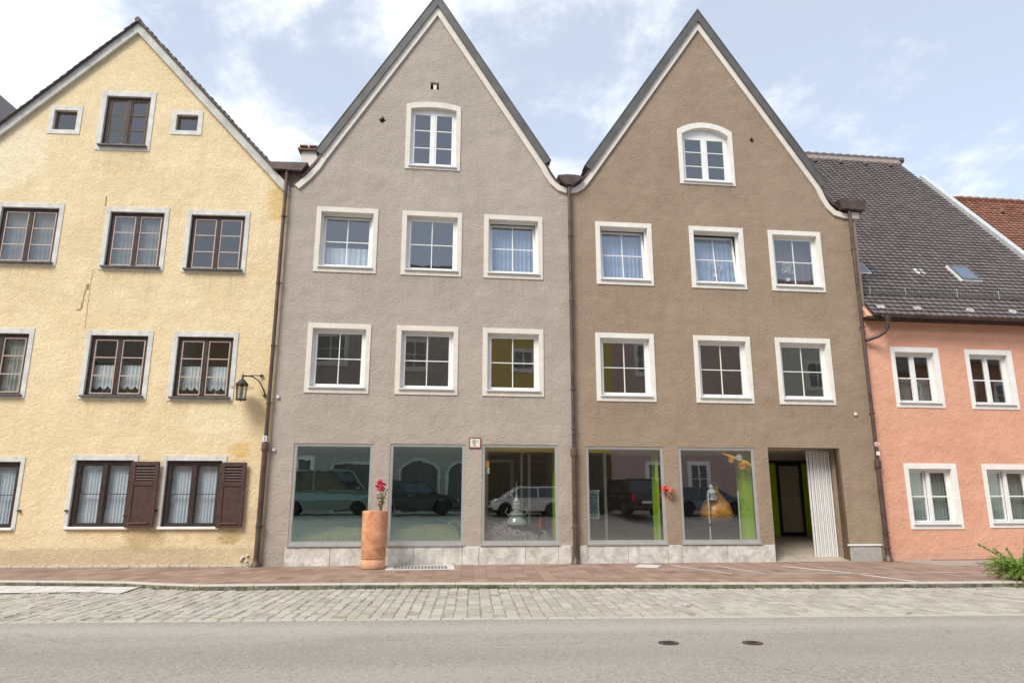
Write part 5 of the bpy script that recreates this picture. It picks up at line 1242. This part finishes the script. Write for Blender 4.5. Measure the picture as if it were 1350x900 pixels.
# parked vehicles on the far side, seen reflected in the shop glass
def vehicle(name, label, x_, y_, z_, rz, paint, L_, Wd, belt, roofz, gh, wheels, r_w=.33, bonnet=None, rear_box=False, cat='car'):
    """side profile along local x, front at +x; belt line height, glasshouse gh=(rear base, rear top, front top, front base)"""
    V_ = thing(name, label, cat, (x_, y_, z_), rz)
    mat = plain(name + '_paint', paint, .16, .25, .03, spec=.8)
    hw = Wd / 2; f = L_ / 2; zb = .28; hb = bonnet if bonnet else belt - .08
    side = [(-f + .02, zb + .12), (-f, zb + .35), (-f + .03, belt - .12), (-f + .12, belt), (gh[0], belt + .02), (gh[3], belt), (f - .35, hb), (f - .08, hb - .18), (f, zb + .28), (f - .04, zb + .06)]
    bot = []
    for wx in reversed(wheels):
        bot.append((wx + r_w + .09, zb - .02))
        for k in range(9):
            t = math.pi * k / 8; bot.append((wx + (r_w + .07) * math.cos(t), max(zb, r_w + (r_w + .07) * math.sin(t))))
        bot.append((wx - r_w - .09, zb - .02))
    poly = side + bot
    me = plate_mesh('body', poly, [], -hw, hw, mat)
    bm = bmesh.new(); bm.from_mesh(me)
    for v in bm.verts:
        k = max(0, (v.co.z - .75)) * .12 + (.10 if abs(v.co.x) > f - .15 else 0); v.co.y *= (1 - k)
    bmesh.ops.bevel(bm, geom=[e for e in bm.edges if abs(e.verts[0].co.z - e.verts[1].co.z) < .5 and e.calc_face_angle(0) > .7], offset=.04, segments=2, affect='EDGES', clamp_overlap=True)
    bm.to_mesh(me); bm.free(); body = link('body', me, V_)
    bw = hw * .93; tw = hw * .74
    B = [(gh[0], -bw, belt), (gh[3], -bw, belt), (gh[3], bw, belt), (gh[0], bw, belt)]; T_ = [(gh[1], -tw, roofz - .06), (gh[2], -tw, roofz - .06), (gh[2], tw, roofz - .06), (gh[1], tw, roofz - .06)]
    gm_ = bpy.data.materials.get('car_glass') or plain('car_glass', (.02, .025, .03), .05, 0, .02, spec=1.)
    MB().add(B + T_, [(0, 1, 5, 4), (1, 2, 6, 5), (2, 3, 7, 6), (3, 0, 4, 7), (4, 5, 6, 7)]).build('glasshouse', gm_, V_)
    rm = MB()
    for i in range(4): rm.tube([B[i], T_[i]], .045, 8)
    cxm = (gh[1] + gh[2]) / 2
    for s_ in (-1, 1): rm.tube([(cxm, s_ * bw * 1.0, belt), (cxm, s_ * tw * 1.005, roofz - .05)], .035, 8)
    for i in range(4): rm.tube([T_[i], T_[(i + 1) % 4]], .045, 8)
    rm.build('pillars', mat, V_, True)
    n_ = 8; rv_ = []; rf2 = []
    for i in range(n_ + 1):
        for j in range(n_ + 1):
            u = i / n_; v_ = j / n_; rv_.append((gh[1] + (gh[2] - gh[1]) * u, -tw + 2 * tw * v_, roofz - .055 + .06 * math.sin(math.pi * u) ** .5 * math.sin(math.pi * v_) ** .5))
    for i in range(n_):
        for j in range(n_): a = i * (n_ + 1) + j; rf2.append((a, a + n_ + 1, a + n_ + 2, a + 1))
    MB().add(rv_, rf2).build('roof', mat, V_, True)
    for wx in wheels:
        for s_ in (-1, 1):
            w_ = MB().lathe([(r_w * .62, -.10), (r_w * .93, -.105), (r_w, -.07), (r_w, .07), (r_w * .93, .105), (r_w * .62, .10)], 28); 
            wo = w_.build('wheel', bpy.data.materials.get('tyre_rubber') or plain('tyre_rubber', (.02, .02, .02), .8), V_, True, loc=(wx, s_ * (hw - .11), r_w)); wo.rotation_euler = (R(90), 0, 0)
            m_ = MB(); m_.lathe([(.001, .05), (.06, .06), (.07, .04)], 14)
            for k in range(5):
                a = k * 1.2566; m_.tube([(.05 * math.cos(a), .05 * math.sin(a), .05), (r_w * .6 * math.cos(a), r_w * .6 * math.sin(a), .07)], .028, 6); m_.tube([(.05 * math.cos(a), .05 * math.sin(a), -.05), (r_w * .6 * math.cos(a), r_w * .6 * math.sin(a), -.07)], .028, 6)
            m_.lathe([(r_w * .58, -.09), (r_w * .66, -.1), (r_w * .66, .1), (r_w * .58, .09)], 24); m_.build('rim', M['alu'], wo, True)
    for s_ in (-1, 1):
        MB().box(f - .16, f - .005, s_ * hw * .62 - .17, s_ * hw * .62 + .17, hb - .36, hb - .2).build('headlight', M['white'], V_, bev=.03)
        MB().box(-f - .0, -f + .12, s_ * hw * .78 - .09, s_ * hw * .78 + .09, belt - .42, belt - .08).build('tail_light', M['petal'], V_, bev=.02)
        MB().box(gh[3] - .38, gh[3] - .2, s_ * (hw + .09) - .08, s_ * (hw + .09) + .08, belt, belt + .15).build('wing_mirror', mat, V_, bev=.03)
        MB().tube([(-.35, s_ * (hw * .985), belt - .16), (-.15, s_ * (hw * .985), belt - .16)], .018, 6).build('handle', M['alu'], V_)
    MB().box(-f - .035, -f + .02, -.27, .27, .62, .75).build('number_plate', M['white'], V_); MB().box(f - .03, f + .02, -.27, .27, .42, .54).build('number_plate', M['white'], V_)
    MB().box(-f - .05, -f + .08, -hw * .9, hw * .9, .36, .52).build('bumper', M['iron'], V_, bev=.02); MB().box(f - .1, f + .04, -hw * .86, hw * .86, .28, .42).build('bumper', M['iron'], V_, bev=.02)
    m_ = MB(); m_.box(f - .06, f + .015, -hw * .4, hw * .4, hb - .35, hb - .2); m_.build('grille', M['black'], V_)
    return V_
vehicle('parked_van', 'grey-green delivery van parked across the street, reflected in the leftmost shop window', -5.4, -20.3, .8, R(-3.4), (.16, .21, .20), 5.2, 1.95, 1.30, 2.35, (-2.5, -2.45, 1.2, 1.95), (-1.6, 1.65), .34, 1.2, cat='van')
vehicle('parked_crossover', 'dark grey high-roofed car parked across the street, reflected in the second shop window', -.8, -20.3, .8, R(-3.4), (.045, .05, .055), 4.7, 1.9, 1.14, 1.78, (-2.1, -1.75, .45, 1.2), (-1.42, 1.48), .39, 1.05)
vehicle('parked_hatchback', 'white hatchback parked across the street, reflected in the third shop window', 5.3, -20.1, .75, R(180 - 3.4), (.72, .73, .74), 4.1, 1.75, .98, 1.55, (-1.85, -1.5, .5, 1.3), (-1.25, 1.3), .32)
vehicle('parked_offroader', 'black off-road car parked end-on across the street, reflected in the fourth shop window', 11.0, -20.3, .8, R(-100), (.012, .013, .018), 4.7, 1.95, 1.18, 1.92, (-2.25, -2.0, .6, 1.25), (-1.45, 1.45), .38)
vehicle('parked_estate', 'blue-grey estate car parked across the street, reflected in the rightmost shop window', 15.6, -20.6, .8, R(-3.4), (.10, .14, .19), 4.6, 1.8, .98, 1.5, (-2.1, -1.8, .5, 1.3), (-1.35, 1.4), .33)
for o_ in bpy.data.objects:
    if o_.parent is None and 'category' in o_:
        b_ = o_.name.split('.')[0]
        g_ = {'opposite_house': 'houses across the street', 'white_pole': 'white poles beside the orange sculpture', 'window_plant': 'plants on the sills of the yellow house', 'white_ornament': 'white sprays in the top-floor windows', 'straw_bed': 'straw beds in the shop windows'}.get(b_)
        if b_.startswith('parked_'): g_ = 'vehicles parked across the street'
        if g_: o_['group'] = g_
bpy.context.view_layer.update()
